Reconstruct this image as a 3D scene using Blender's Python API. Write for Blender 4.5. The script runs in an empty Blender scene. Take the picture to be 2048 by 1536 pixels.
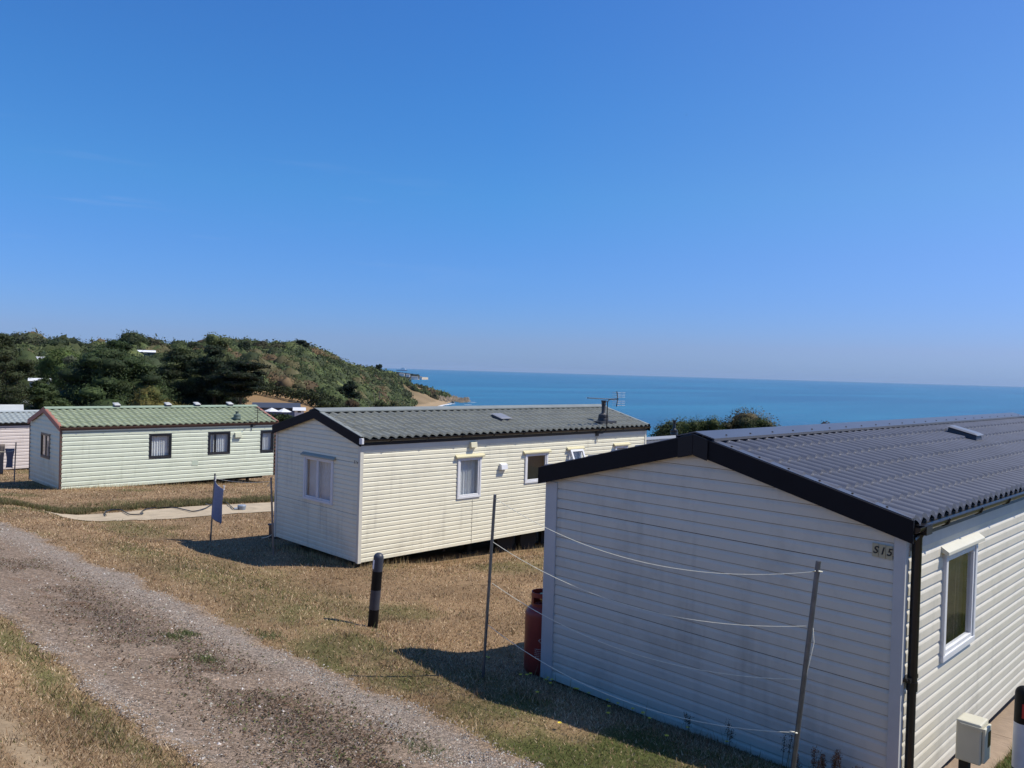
import bpy, math, random
import numpy as np
R_ = math.radians
random.seed(7)
rng = np.random.default_rng(11)
SC = bpy.context.scene
COL = SC.collection

# ------------------------------------------------------------------ camera
FPX, YAW, PITCH, ROLL, CH = 1623.07, 0.782, -0.0160, 0.0290, 3.297
CF = np.array([math.cos(PITCH)*math.cos(YAW), math.cos(PITCH)*math.sin(YAW), math.sin(PITCH)])
_r = np.array([math.sin(YAW), -math.cos(YAW), 0.0]); _u = np.cross(_r, CF)
CR = math.cos(ROLL)*_r + math.sin(ROLL)*_u
CU = -math.sin(ROLL)*_r + math.cos(ROLL)*_u
cam_d = bpy.data.cameras.new('camera'); cam = bpy.data.objects.new('camera', cam_d); COL.objects.link(cam)
from mathutils import Matrix, Vector
m = Matrix(((CR[0], CU[0], -CF[0], 0), (CR[1], CU[1], -CF[1], 0), (CR[2], CU[2], -CF[2], CH), (0, 0, 0, 1)))
cam.matrix_world = m
cam_d.sensor_width = 36; cam_d.lens = FPX*36/2048; cam_d.clip_start = 0.05; cam_d.clip_end = 120000
SC.camera = cam

# ------------------------------------------------------------------ light
SUN_AZ, SUN_EL = R_(-41.4), R_(52.7)
world = bpy.data.worlds.new('World'); SC.world = world; world.use_nodes = True
wt = world.node_tree; wt.nodes.clear()
sky = wt.nodes.new('ShaderNodeTexSky'); sky.sky_type = 'NISHITA'; sky.sun_disc = False
sky.sun_elevation = SUN_EL; sky.sun_rotation = R_(90)-SUN_AZ
sky.altitude = 0; sky.air_density = 1.0; sky.dust_density = 0.3; sky.ozone_density = 3.0
bg = wt.nodes.new('ShaderNodeBackground'); bg.inputs['Strength'].default_value = 0.11
wo = wt.nodes.new('ShaderNodeOutputWorld')
# colour of the air by height above the horizon: deep blue above, milky blue sea haze low down
geo = wt.nodes.new('ShaderNodeNewGeometry'); sx = wt.nodes.new('ShaderNodeSeparateXYZ'); wt.links.new(geo.outputs['Incoming'], sx.inputs[0])
tcw = wt.nodes.new('ShaderNodeTexCoord'); wt.links.new(tcw.outputs['Generated'], sx.inputs[0])
mxz = wt.nodes.new('ShaderNodeMath'); mxz.operation = 'MAXIMUM'; mxz.inputs[1].default_value = 0; wt.links.new(sx.outputs[2], mxz.inputs[0])
sq = wt.nodes.new('ShaderNodeMath'); sq.operation = 'SQRT'; wt.links.new(mxz.outputs[0], sq.inputs[0])
ramp = wt.nodes.new('ShaderNodeValToRGB'); wt.links.new(sq.outputs[0], ramp.inputs[0])
stops = [(.05, (.341, .573, 1.30)), (.187, (.410, .579, 1.137)), (.295, (.391, .652, 1.20)), (.373, (.390, .718, 1.236)), (.456, (.377, .824, 1.276)), (.556, (.365, .855, 1.36)), (.638, (.367, .851, 1.415)), (.80, (.40, .80, 1.3)), (1.0, (.40, .80, 1.25))]
while len(ramp.color_ramp.elements) < len(stops): ramp.color_ramp.elements.new(.5)
for e_, (p_, c_) in zip(ramp.color_ramp.elements, stops): e_.position = p_; e_.color = (*c_, 1)
for e_, (p_, c_) in zip(ramp.color_ramp.elements, stops): e_.position = p_; e_.color = (*c_, 1)
tint = wt.nodes.new('ShaderNodeMix'); tint.data_type = 'RGBA'; tint.blend_type = 'MULTIPLY'; tint.inputs[0].default_value = 1
wt.links.new(sky.outputs[0], tint.inputs[6]); wt.links.new(ramp.outputs[0], tint.inputs[7])
dt = wt.nodes.new('ShaderNodeVectorMath'); dt.operation = 'DOT_PRODUCT'; wt.links.new(tcw.outputs['Generated'], dt.inputs[0]); dt.inputs[1].default_value = (math.cos(SUN_AZ), math.sin(SUN_AZ), 0)
mr_ = wt.nodes.new('ShaderNodeMapRange'); mr_.inputs[1].default_value = .05; mr_.inputs[2].default_value = .6; wt.links.new(dt.outputs['Value'], mr_.inputs[0])
tn2 = wt.nodes.new('ShaderNodeMix'); tn2.data_type = 'RGBA'; tn2.blend_type = 'MULTIPLY'; el_ = wt.nodes.new('ShaderNodeMapRange'); el_.inputs[2].default_value = .22; wt.links.new(sx.outputs[2], el_.inputs[0]); ml_ = wt.nodes.new('ShaderNodeMath'); ml_.operation = 'MULTIPLY'; wt.links.new(mr_.outputs[0], ml_.inputs[0]); wt.links.new(el_.outputs[0], ml_.inputs[1]); wt.links.new(ml_.outputs[0], tn2.inputs[0]); wt.links.new(tint.outputs[2], tn2.inputs[6]); tn2.inputs[7].default_value = (1.55, 1.02, .93, 1)
# a few faint high wisps low in the left of the sky
mpw = wt.nodes.new('ShaderNodeMapping'); mpw.inputs['Rotation'].default_value = (0, 0, -YAW); mpw.inputs['Scale'].default_value = (2.0, 5.0, 34.0); wt.links.new(tcw.outputs['Generated'], mpw.inputs[0])
nw = wt.nodes.new('ShaderNodeTexNoise'); nw.inputs['Scale'].default_value = 1.0; nw.inputs['Detail'].default_value = 7; nw.inputs['Roughness'].default_value = .62; wt.links.new(mpw.outputs[0], nw.inputs[0])
rw = wt.nodes.new('ShaderNodeMapRange'); rw.inputs[1].default_value = .56; rw.inputs[2].default_value = .80; rw.inputs[4].default_value = .30; wt.links.new(nw.outputs[0], rw.inputs[0])
ew = wt.nodes.new('ShaderNodeMapRange'); ew.inputs[1].default_value = .26; ew.inputs[2].default_value = .17; wt.links.new(sx.outputs[2], ew.inputs[0])
ew2 = wt.nodes.new('ShaderNodeMapRange'); ew2.inputs[1].default_value = .09; ew2.inputs[2].default_value = .15; wt.links.new(sx.outputs[2], ew2.inputs[0])
dw = wt.nodes.new('ShaderNodeMapRange'); dw.inputs[1].default_value = .12; dw.inputs[2].default_value = -.15; wt.links.new(dt.outputs['Value'], dw.inputs[0])
m3 = wt.nodes.new('ShaderNodeMath'); m3.operation = 'MULTIPLY'; wt.links.new(rw.outputs[0], m3.inputs[0]); wt.links.new(ew.outputs[0], m3.inputs[1])
m4 = wt.nodes.new('ShaderNodeMath'); m4.operation = 'MULTIPLY'; wt.links.new(m3.outputs[0], m4.inputs[0]); wt.links.new(ew2.outputs[0], m4.inputs[1])
m5 = wt.nodes.new('ShaderNodeMath'); m5.operation = 'MULTIPLY'; wt.links.new(m4.outputs[0], m5.inputs[0]); wt.links.new(dw.outputs[0], m5.inputs[1])
cw = wt.nodes.new('ShaderNodeMix'); cw.data_type = 'RGBA'; wt.links.new(m5.outputs[0], cw.inputs[0]); wt.links.new(tn2.outputs[2], cw.inputs[6]); cw.inputs[7].default_value = (4.2, 5.2, 7.6, 1)
wt.links.new(cw.outputs[2], bg.inputs['Color']); wt.links.new(bg.outputs[0], wo.inputs[0])
sun_d = bpy.data.lights.new('sun', 'SUN'); sun_d.energy = 5.0; sun_d.angle = R_(0.53); sun_d.color = (1.0, 0.93, 0.82)
sun = bpy.data.objects.new('sun', sun_d); COL.objects.link(sun)
to_sun = Vector((math.cos(SUN_EL)*math.cos(SUN_AZ), math.cos(SUN_EL)*math.sin(SUN_AZ), math.sin(SUN_EL)))
sun.rotation_euler = to_sun.to_track_quat('Z', 'Y').to_euler(); sun.location = (20, -20, 40)
SC.view_settings.view_transform = 'Standard'; SC.view_settings.look = 'None'
SC.view_settings.exposure = 0.0; SC.view_settings.gamma = 1.0
SC.cycles.max_bounces = 6; SC.cycles.diffuse_bounces = 3; SC.cycles.transparent_max_bounces = 8
SC.cycles.volume_bounces = 0

# ------------------------------------------------------------------ numeric helpers
def ray(u, v):
    d = CF + CR*(u-1024)/FPX - CU*(v-768)/FPX
    return d/np.linalg.norm(d)
def hash2(ix, iy, s=0):
    h = (ix.astype(np.int64)*374761393 + iy.astype(np.int64)*668265263 + s*1442695041) & 0x7fffffff
    h = ((h ^ (h >> 13))*1274126177) & 0x7fffffff
    return ((h ^ (h >> 16)) & 0xffff)/65535.0
def vnoise(x, y, s=0):
    x = np.asarray(x, float); y = np.asarray(y, float)
    ix = np.floor(x); iy = np.floor(y); fx = x-ix; fy = y-iy
    fx = fx*fx*(3-2*fx); fy = fy*fy*(3-2*fy)
    a = hash2(ix, iy, s); b = hash2(ix+1, iy, s); c = hash2(ix, iy+1, s); d = hash2(ix+1, iy+1, s)
    return (a*(1-fx)+b*fx)*(1-fy) + (c*(1-fx)+d*fx)*fy
def fbm(x, y, s=0, o=3):
    t = 0; a = 1; n = 0
    for k in range(o):
        t = t + a*vnoise(x*2**k, y*2**k, s+k*17); n += a; a *= .5
    return t/n
def smooth(x, a, b):
    t = np.clip((x-a)/(b-a), 0, 1); return t*t*(3-2*t)
KX = np.array([-12, -6, -3, 0, 1.2, 2, 3.5, 4.5, 5.5, 6.5, 8, 10, 14, 18, 25, 40, 60.])
KZ = np.array([3.6, 3.1, 2.7, 1.68, 1.20, .93, .60, .45, .41, .10, -.05, -.11, -.3, -.55, -1.5, -4.0, -8.])
_sl = np.gradient(KZ, KX)
def hermite(x):
    x = np.clip(x, KX[0], KX[-1]); i = np.clip(np.searchsorted(KX, x)-1, 0, len(KX)-2)
    h = KX[i+1]-KX[i]; t = (x-KX[i])/h
    return ((2*t**3-3*t**2+1)*KZ[i] + (t**3-2*t**2+t)*h*_sl[i] + (-2*t**3+3*t**2)*KZ[i+1] + (t**3-t**2)*h*_sl[i+1])
FR = np.array([45, 60, 90, 130, 200, 280, 350, 450, 550, 650, 750, 850, 930, 1000, 1200, 1700.])
FT = [
 (-9000, [3]*16),
 (-1200, [0, 0, 0, 0, 0, 2, 4, 6, 8, 9, 9, 9, 9, 9, 9, 9]),
 (300, [-2.2, -2.4, -2.6, -2.6, -1.6, 2, 4.6, 8, 9.5, 9.5, 9, 8, 7, 7, 5, 0]),
 (450, [-2.2, -2.5, -3.2, -3.9, -4.2, 1, 6, 11.5, 12, 10, 9, 6, 3, 0, -15, -36]),
 (600, [-2.4, -3, -3.6, -4.3, -4.6, 0, 6, 11.5, 11, 9, 6, 2, -3, -8, -34, -36]),
 (650, [-2.5, -3.2, -4.0, -4.9, -5.5, -3, 1, 6.5, 7.5, 6, 3, -1, -5, -12, -35, -38]),
 (700, [-2.7, -3.5, -5, -6.5, -8, -9, -7, -3, 0, 2, 0, -5, -9, -16, -36, -38]),
 (740, [-3, -4, -6, -8, -11, -13, -12, -10, -7, -3, -1.5, -5, -11, -20, -36, -38]),
 (780, [-3, -4.5, -7, -10, -14, -18, -18, -17, -15, -11, -6, -7, -12, -22, -36, -38]),
 (830, [-3.2, -5, -8, -12, -18, -25, -29, -31, -30.5, -29.0, -23, -15.5, -17, -26, -36, -38]),
 (880, [-3.5, -5, -9, -14, -22, -31, -34, -36, -34.5, -32, -29.6, -26, -24.5, -29, -36, -38]),
 (925, [-3.5, -5.5, -10, -16, -25, -33, -36, -36, -36, -36, -35, -31.5, -29.3, -31.5, -38, -38]),
 (950, [-3.5, -5.5, -10, -16, -25, -33, -36, -37, -37, -37, -37, -36, -31.5, -34, -38, -38]),
 (975, [-3.5, -5.5, -10, -16, -25, -34]+[-38]*10),
 (1300, [-3.8, -7.5, -15, -23, -34]+[-38]*11),
 (2600, [-4, -8, -15, -23, -34]+[-38]*11),
 (9900, [3]*16)]
FA = np.array([math.atan((u-1024)/FPX) for u, _ in FT]); FA[0] = -math.pi*.8; FA[-1] = math.pi*.75
FZ = np.array([z for _, z in FT], float)
def Zf(x, y):
    x = np.asarray(x, float); y = np.asarray(y, float)
    zn = hermite(x) - .02*y - .0006*np.where(y > 0, y*y, 0)
    zn = zn + .03*(fbm(x*.8, y*.8, 5)-.5) + .012*(vnoise(x*4, y*4, 9)-.5)
    zn = zn-.15*smooth(x, 8.9, 10.6)*(1-smooth(x, 18, 19.5))*smooth(y, 11.1, 12.3)*(1-smooth(y, 15.5, 16.3))
    zn = zn-.07*smooth(x, 6.55, 6.9)*(1-smooth(x, 17, 18))*smooth(y, 1.75, 2.05)*(1-smooth(y, 5.3, 5.8))
    r = np.hypot(x, y)+1e-6
    rel = -(np.arctan2(y, x)-YAW); rel = (rel+math.pi) % (2*math.pi)-math.pi
    rel = np.clip(rel, FA[0], FA[-1])
    i = np.clip(np.searchsorted(FA, rel)-1, 0, len(FA)-2); t = (rel-FA[i])/(FA[i+1]-FA[i]); t = t*t*(3-2*t)*.5+t*.5
    rr = np.clip(r, FR[0], FR[-1]); j = np.clip(np.searchsorted(FR, rr)-1, 0, len(FR)-2); s = (rr-FR[j])/(FR[j+1]-FR[j])
    zf = (FZ[i, j]*(1-t)+FZ[i+1, j]*t)*(1-s) + (FZ[i, j+1]*(1-t)+FZ[i+1, j+1]*t)*s
    zf = zf + smooth(r, 90, 300)*3.0*(fbm(x/45, y/45, 3)-.5)*smooth(zf, -29.5, -20)
    w = smooth(r, 38, 66)
    return zn*(1-w)+zf*w
def at(u, v, rmax=1500):
    "where the line of sight through a photo point meets the ground"
    d = ray(u, v); t = np.geomspace(1.0, rmax, 6000)
    P = np.array([0, 0, CH]) + t[:, None]*d; g = P[:, 2]-Zf(P[:, 0], P[:, 1])
    k = int(np.argmax(g < 0)) if (g < 0).any() else len(t)-1
    return P[k]
def polar(u, r):
    a = YAW - math.atan((u-1024)/FPX); return r*math.cos(a), r*math.sin(a)
def zpix(u, v, r):
    "height of the sight line through (u, v) at ground distance r"
    d = ray(u, v); return CH + d[2]/math.hypot(d[0], d[1])*r

# ------------------------------------------------------------------ materials
MATS = {}
def srgb(*c): return tuple(((x/255+.055)/1.055)**2.4 if x > 10 else x/255/12.92 for x in c)
def mat(name, col, rough=.6, metal=0, noise=0, scale=8, col2=None, bump=0, bscale=40, spec=.5, stretch=None, attr=None, dirt=None):
    if name in MATS: return MATS[name]
    mt = bpy.data.materials.new(name); mt.use_nodes = True; nt = mt.node_tree; n = nt.nodes; L = nt.links
    b = n['Principled BSDF']; b.inputs['Roughness'].default_value = rough; b.inputs['Metallic'].default_value = metal
    b.inputs['Specular IOR Level'].default_value = spec
    b.inputs['Base Color'].default_value = (*col, 1)
    tc = n.new('ShaderNodeTexCoord'); mp = n.new('ShaderNodeMapping'); L.new(tc.outputs['Object'], mp.inputs[0])
    if stretch: mp.inputs['Scale'].default_value = stretch
    src = None
    if attr:
        at_ = n.new('ShaderNodeAttribute'); at_.attribute_name = attr; src = at_.outputs['Color']
    if noise or col2:
        nz = n.new('ShaderNodeTexNoise'); nz.inputs['Scale'].default_value = scale; nz.inputs['Detail'].default_value = 6; nz.inputs['Roughness'].default_value = .6
        L.new(mp.outputs[0], nz.inputs['Vector'])
        rp = n.new('ShaderNodeMapRange'); rp.inputs[1].default_value = .3; rp.inputs[2].default_value = .7; L.new(nz.outputs['Fac'], rp.inputs[0])
        mx = n.new('ShaderNodeMix'); mx.data_type = 'RGBA'
        c2 = col2 or tuple(c*(1-noise) for c in col)
        if src:
            mx.blend_type = 'MULTIPLY'; mx.inputs[0].default_value = 1; L.new(src, mx.inputs[6])
            g = n.new('ShaderNodeMapRange'); g.inputs[3].default_value = 1-noise; g.inputs[4].default_value = 1; L.new(nz.outputs['Fac'], g.inputs[0]); g.inputs[1].default_value = .3; g.inputs[2].default_value = .7
            L.new(g.outputs[0], mx.inputs[7])
        else:
            L.new(rp.outputs[0], mx.inputs[0]); mx.inputs[6].default_value = (*c2, 1); mx.inputs[7].default_value = (*col, 1)
        src = mx.outputs[2]
    if dirt:   # blotchy weathering: (colour, scale, threshold)
        dz = n.new('ShaderNodeTexNoise'); dz.inputs['Scale'].default_value = dirt[1]; dz.inputs['Detail'].default_value = 8; dz.inputs['Roughness'].default_value = .7
        L.new(tc.outputs['Object'], dz.inputs['Vector'])
        dr = n.new('ShaderNodeMapRange'); dr.inputs[1].default_value = dirt[2]; dr.inputs[2].default_value = dirt[2]+.25; dr.inputs[4].default_value = dirt[3]; L.new(dz.outputs['Fac'], dr.inputs[0])
        m2 = n.new('ShaderNodeMix'); m2.data_type = 'RGBA'; L.new(dr.outputs[0], m2.inputs[0])
        if src: L.new(src, m2.inputs[6])
        else: m2.inputs[6].default_value = (*col, 1)
        m2.inputs[7].default_value = (*dirt[0], 1); src = m2.outputs[2]
    if src: L.new(src, b.inputs['Base Color'])
    if bump:
        bn = n.new('ShaderNodeTexNoise'); bn.inputs['Scale'].default_value = bscale; bn.inputs['Detail'].default_value = 5; L.new(mp.outputs[0], bn.inputs['Vector'])
        bp = n.new('ShaderNodeBump'); bp.inputs['Strength'].default_value = bump; bp.inputs['Distance'].default_value = .02; L.new(bn.outputs['Fac'], bp.inputs['Height']); L.new(bp.outputs[0], b.inputs['Normal'])
    MATS[name] = mt; return mt
def leafmat(name, rough=.75, trans=.25):
    mt = bpy.data.materials.new(name); mt.use_nodes = True; nt = mt.node_tree; n = nt.nodes; L = nt.links; n.clear()
    a = n.new('ShaderNodeAttribute'); a.attribute_name = 'Col'
    d = n.new('ShaderNodeBsdfPrincipled'); d.inputs['Roughness'].default_value = rough; d.inputs['Specular IOR Level'].default_value = .25
    t = n.new('ShaderNodeBsdfTranslucent'); mx = n.new('ShaderNodeMixShader'); mx.inputs[0].default_value = trans
    o = n.new('ShaderNodeOutputMaterial')
    L.new(a.outputs['Color'], d.inputs['Base Color']); L.new(a.outputs['Color'], t.inputs['Color'])
    L.new(d.outputs[0], mx.inputs[1]); L.new(t.outputs[0], mx.inputs[2]); L.new(mx.outputs[0], o.inputs[0])
    return mt
LEAF = leafmat('foliage'); BLADE = leafmat('grass_blade', .7, .2)
def glassmat():
    mt = bpy.data.materials.new('window_glass'); mt.use_nodes = True; nt = mt.node_tree; n = nt.nodes; L = nt.links; n.clear()
    tr = n.new('ShaderNodeBsdfTransparent'); tr.inputs[0].default_value = (.88, .91, .91, 1)
    gl = n.new('ShaderNodeBsdfGlossy'); gl.inputs['Roughness'].default_value = .02
    lw = n.new('ShaderNodeLayerWeight'); lw.inputs[0].default_value = .5; pw = n.new('ShaderNodeMath'); pw.operation = 'POWER'; pw.inputs[1].default_value = 3.2; L.new(lw.outputs['Facing'], pw.inputs[0]); fr = n.new('ShaderNodeMath'); fr.operation = 'MULTIPLY_ADD'; fr.inputs[1].default_value = .85; fr.inputs[2].default_value = .07; L.new(pw.outputs[0], fr.inputs[0])
    mx = n.new('ShaderNodeMixShader'); o = n.new('ShaderNodeOutputMaterial')
    L.new(fr.outputs[0], mx.inputs[0]); L.new(tr.outputs[0], mx.inputs[1]); L.new(gl.outputs[0], mx.inputs[2]); L.new(mx.outputs[0], o.inputs[0])
    return mt
GLASS = glassmat()
M_white = mat('white_upvc', (.78, .79, .80), .35, noise=.08, scale=6)
M_black = mat('black_fascia', (.0065, .007, .011), .6, noise=.3, scale=5, spec=.2)
M_blackpl = mat('black_plastic', (.014, .014, .016), .3, noise=.2, scale=10)
M_dark = mat('dark_chassis', (.02, .018, .016), .8, noise=.4, scale=8)
M_steel = mat('galvanised_steel', (.20, .22, .24), .45, .8, noise=.35, scale=14)
M_cord = mat('cream_cord', (.90, .87, .70), .8, noise=.2, scale=30)
M_curtain = mat('net_curtain', (.80, .81, .82), .9, noise=.12, scale=20)
M_drape = mat('beige_curtain', (.21, .14, .12), .9, noise=.3, scale=12)
M_blind = mat('brown_blind', (.16, .13, .10), .7, noise=.2, scale=12)
M_rubber = mat('tyre_rubber', (.015, .015, .015), .9)

# ------------------------------------------------------------------ mesh building
ORG = {}
def setp(o, label=None, cat=None, group=None, kind=None):
    if label: o['label'] = label
    if cat: o['category'] = cat
    if group: o['group'] = group
    if kind: o['kind'] = kind
    return o
def empty(name, loc, label, cat, group=None):
    o = bpy.data.objects.new(name, None); COL.objects.link(o); o.location = loc; o.empty_display_size = .2
    ORG[o.name] = Vector(loc); return setp(o, label, cat, group)
class MB:
    def __init__(s): s.v = []; s.f = []; s.m = []; s.cur = 0
    def vert(s, p): s.v.append(tuple(p)); return len(s.v)-1
    def face(s, idx): s.f.append(tuple(idx)); s.m.append(s.cur)
    def quad(s, a, b, c, d): i = len(s.v); s.v += [tuple(a), tuple(b), tuple(c), tuple(d)]; s.face((i, i+1, i+2, i+3))
    def hexa(s, P):   # 8 points: bottom ring 0-3, top ring 4-7
        i = len(s.v); s.v += [tuple(p) for p in P]
        for f in ((3, 2, 1, 0), (4, 5, 6, 7), (0, 1, 5, 4), (1, 2, 6, 5), (2, 3, 7, 6), (3, 0, 4, 7)): s.face([i+k for k in f])
    def box(s, x0, x1, y0, y1, z0, z1, T=None):
        P = [(x0, y0, z0), (x1, y0, z0), (x1, y1, z0), (x0, y1, z0), (x0, y0, z1), (x1, y0, z1), (x1, y1, z1), (x0, y1, z1)]
        if T: P = [T(*p) for p in P]
        s.hexa(P)
    def tube(s, pts, r, n=8, cap=True):
        pts = [Vector(p) for p in pts]; rs = r if isinstance(r, (list, tuple)) else [r]*len(pts)
        rings = []; prev = None
        for k, p in enumerate(pts):
            d = (pts[min(k+1, len(pts)-1)]-pts[max(k-1, 0)]).normalized()
            a = prev if prev is not None else (Vector((0, 0, 1)) if abs(d.z) < .9 else Vector((1, 0, 0)))
            a = (a-d*a.dot(d)); a = a.normalized() if a.length > 1e-6 else d.orthogonal().normalized(); b = d.cross(a); prev = a
            rings.append([s.vert(p+(a*math.cos(t)+b*math.sin(t))*rs[k]) for t in [2*math.pi*j/n for j in range(n)]])
        for q in range(len(rings)-1):
            for j in range(n): s.face((rings[q][j], rings[q][(j+1) % n], rings[q+1][(j+1) % n], rings[q+1][j]))
        if cap: s.face(rings[0][::-1]); s.face(rings[-1])
    def lathe(s, c, prof, n=24, tilt=None):   # prof: (r, z)
        rings = []; M = tilt or Matrix.Identity(3); c = Vector(c)
        for r, z in prof: rings.append([s.vert(c+M@Vector((r*math.cos(t), r*math.sin(t), z))) for t in [2*math.pi*j/n for j in range(n)]])
        for q in range(len(rings)-1):
            for j in range(n): s.face((rings[q][j], rings[q][(j+1) % n], rings[q+1][(j+1) % n], rings[q+1][j]))
        s.face(rings[0][::-1]); s.face(rings[-1])
    def build(s, name, mats, parent=None, smooth=False, origin=None, bevel=0):
        if not isinstance(mats, (list, tuple)): mats = [mats]
        o0 = ORG[parent.name] if parent is not None else Vector(origin or (0, 0, 0))
        me = bpy.data.meshes.new(name); me.from_pydata([(v[0]-o0.x, v[1]-o0.y, v[2]-o0.z) for v in s.v], [], s.f)
        for q in mats: me.materials.append(q)
        me.polygons.foreach_set('material_index', s.m)
        if smooth: me.polygons.foreach_set('use_smooth', [True]*len(s.f))
        me.update(); o = bpy.data.objects.new(name, me); COL.objects.link(o)
        if smooth:
            try: me.set_sharp_from_angle(angle=R_(38))
            except Exception: pass
        if parent is not None: o.parent = parent
        else: o.location = o0
        ORG[o.name] = o0
        if bevel:
            bv = o.modifiers.new('bevel', 'BEVEL'); bv.width = bevel; bv.segments = 2; bv.limit_method = 'ANGLE'
        return o
def bigmesh(name, V, F, mats, col=None, parent=None, smooth_=False, mi=None, nv=None, origin=(0, 0, 0)):
    "numpy mesh; F is (n, k)"
    o0 = ORG[parent.name] if parent is not None else Vector(origin)
    V = np.asarray(V, np.float32) - np.array(o0, np.float32); F = np.asarray(F, np.int32); k = F.shape[1]
    me = bpy.data.meshes.new(name); me.vertices.add(len(V)); me.vertices.foreach_set('co', V.ravel())
    me.loops.add(F.size); me.loops.foreach_set('vertex_index', F.ravel()); me.polygons.add(len(F))
    me.polygons.foreach_set('loop_start', np.arange(0, F.size, k, dtype=np.int32))
    if not isinstance(mats, (list, tuple)): mats = [mats]
    for q in mats: me.materials.append(q)
    if mi is not None: me.polygons.foreach_set('material_index', np.asarray(mi, np.int32))
    me.polygons.foreach_set('use_smooth', np.full(len(F), smooth_))
    me.update(calc_edges=True)
    if col is not None:
        ca = me.color_attributes.new('Col', 'FLOAT_COLOR', 'POINT')
        c4 = np.ones((len(V), 4), np.float32); c4[:, :3] = col; ca.data.foreach_set('color', c4.ravel())
    o = bpy.data.objects.new(name, me); COL.objects.link(o)
    if parent is not None: o.parent = parent
    else: o.location = o0
    ORG[o.name] = o0; return o

# ------------------------------------------------------------------ ground cover masks (true colour of the turf, by place)
TRK_L, TRK_R = 2.2, 4.45
def edge_l(y): return TRK_L + .22*(fbm(y*.9, y*0+3, 21)-.5) + .10*(vnoise(y*5, y*0, 22)-.5)
def edge_r(y): return TRK_R + .30*(fbm(y*.9, y*0+8, 23)-.5) + .12*(vnoise(y*5, y*0, 24)-.5) + .012*np.clip(y-8, 0, 30)
PATH = (6.0, 19.2, 20.7, 22.9)
def on_path(x, y):
    y0 = PATH[2]+.35*smooth(9.5-x, 0, 3.5); return (x > PATH[0]+.4*fbm(y*2, x*0, 31)) & (x < PATH[1]) & (y > y0) & (y < PATH[3]-.5*smooth(9-x, 0, 3))
def greenness(x, y):
    n = fbm(x*.55, y*.55, 41, 4)
    g = smooth(n, .56, .76)*.5
    g = g + .58*smooth(x, 4.2, 4.6)*(1-smooth(x, 5.3, 6.1))*(1-smooth(y, 7, 11))*(.10+1.25*smooth(fbm(x*2.3, y*1.6, 42, 4), .3, .75))
    g = g + .5*smooth(x, 4.7, 5.3)*(1-smooth(x, 6.6, 7.6))*smooth(y, 8.5, 10)*(1-smooth(y, 13.5, 17))*(.3+fbm(x*1.3, y*1.3, 43))
    g = g + .9*np.exp(-((x-edge_l(y)+.2)/.17)**2)*fbm(x*2, y*1.4, 44)
    g = g + .9*smooth(x, 6.3, 6.8)*(1-smooth(y, 1.6, 2.3))
    g = g + .8*np.exp(-((y-PATH[3]-.9)/.5)**2)*smooth(x, 4.5, 6)*(1-smooth(x, 18, 20))*fbm(x*.8, y, 45)
    return np.clip(g, 0, 1)
STRAW = np.array([.33, .215, .115]); STRAW2 = np.array([.42, .29, .17]); OLIVE = np.array([.125, .14, .045]); BARE = np.array([.30, .21, .13])
def turf_col(x, y):
    g = greenness(x, y)[:, None]; n = fbm(x*1.7, y*1.7, 51)[:, None]
    c = STRAW*(1-n)+STRAW2*n; c = c*(1-g)+OLIVE*g; c = c*(.62+.62*fbm(x*1.1, y*1.1, 46, 4))[:, None]
    b = np.exp(-((x-(1.28+.12*fbm(y*.7, y*0, 52)))/.13)**2)[:, None]*smooth(y, 1.5, 3.5)[:, None]
    return c*(1-b)+np.array([.40, .30, .19])*b

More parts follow.
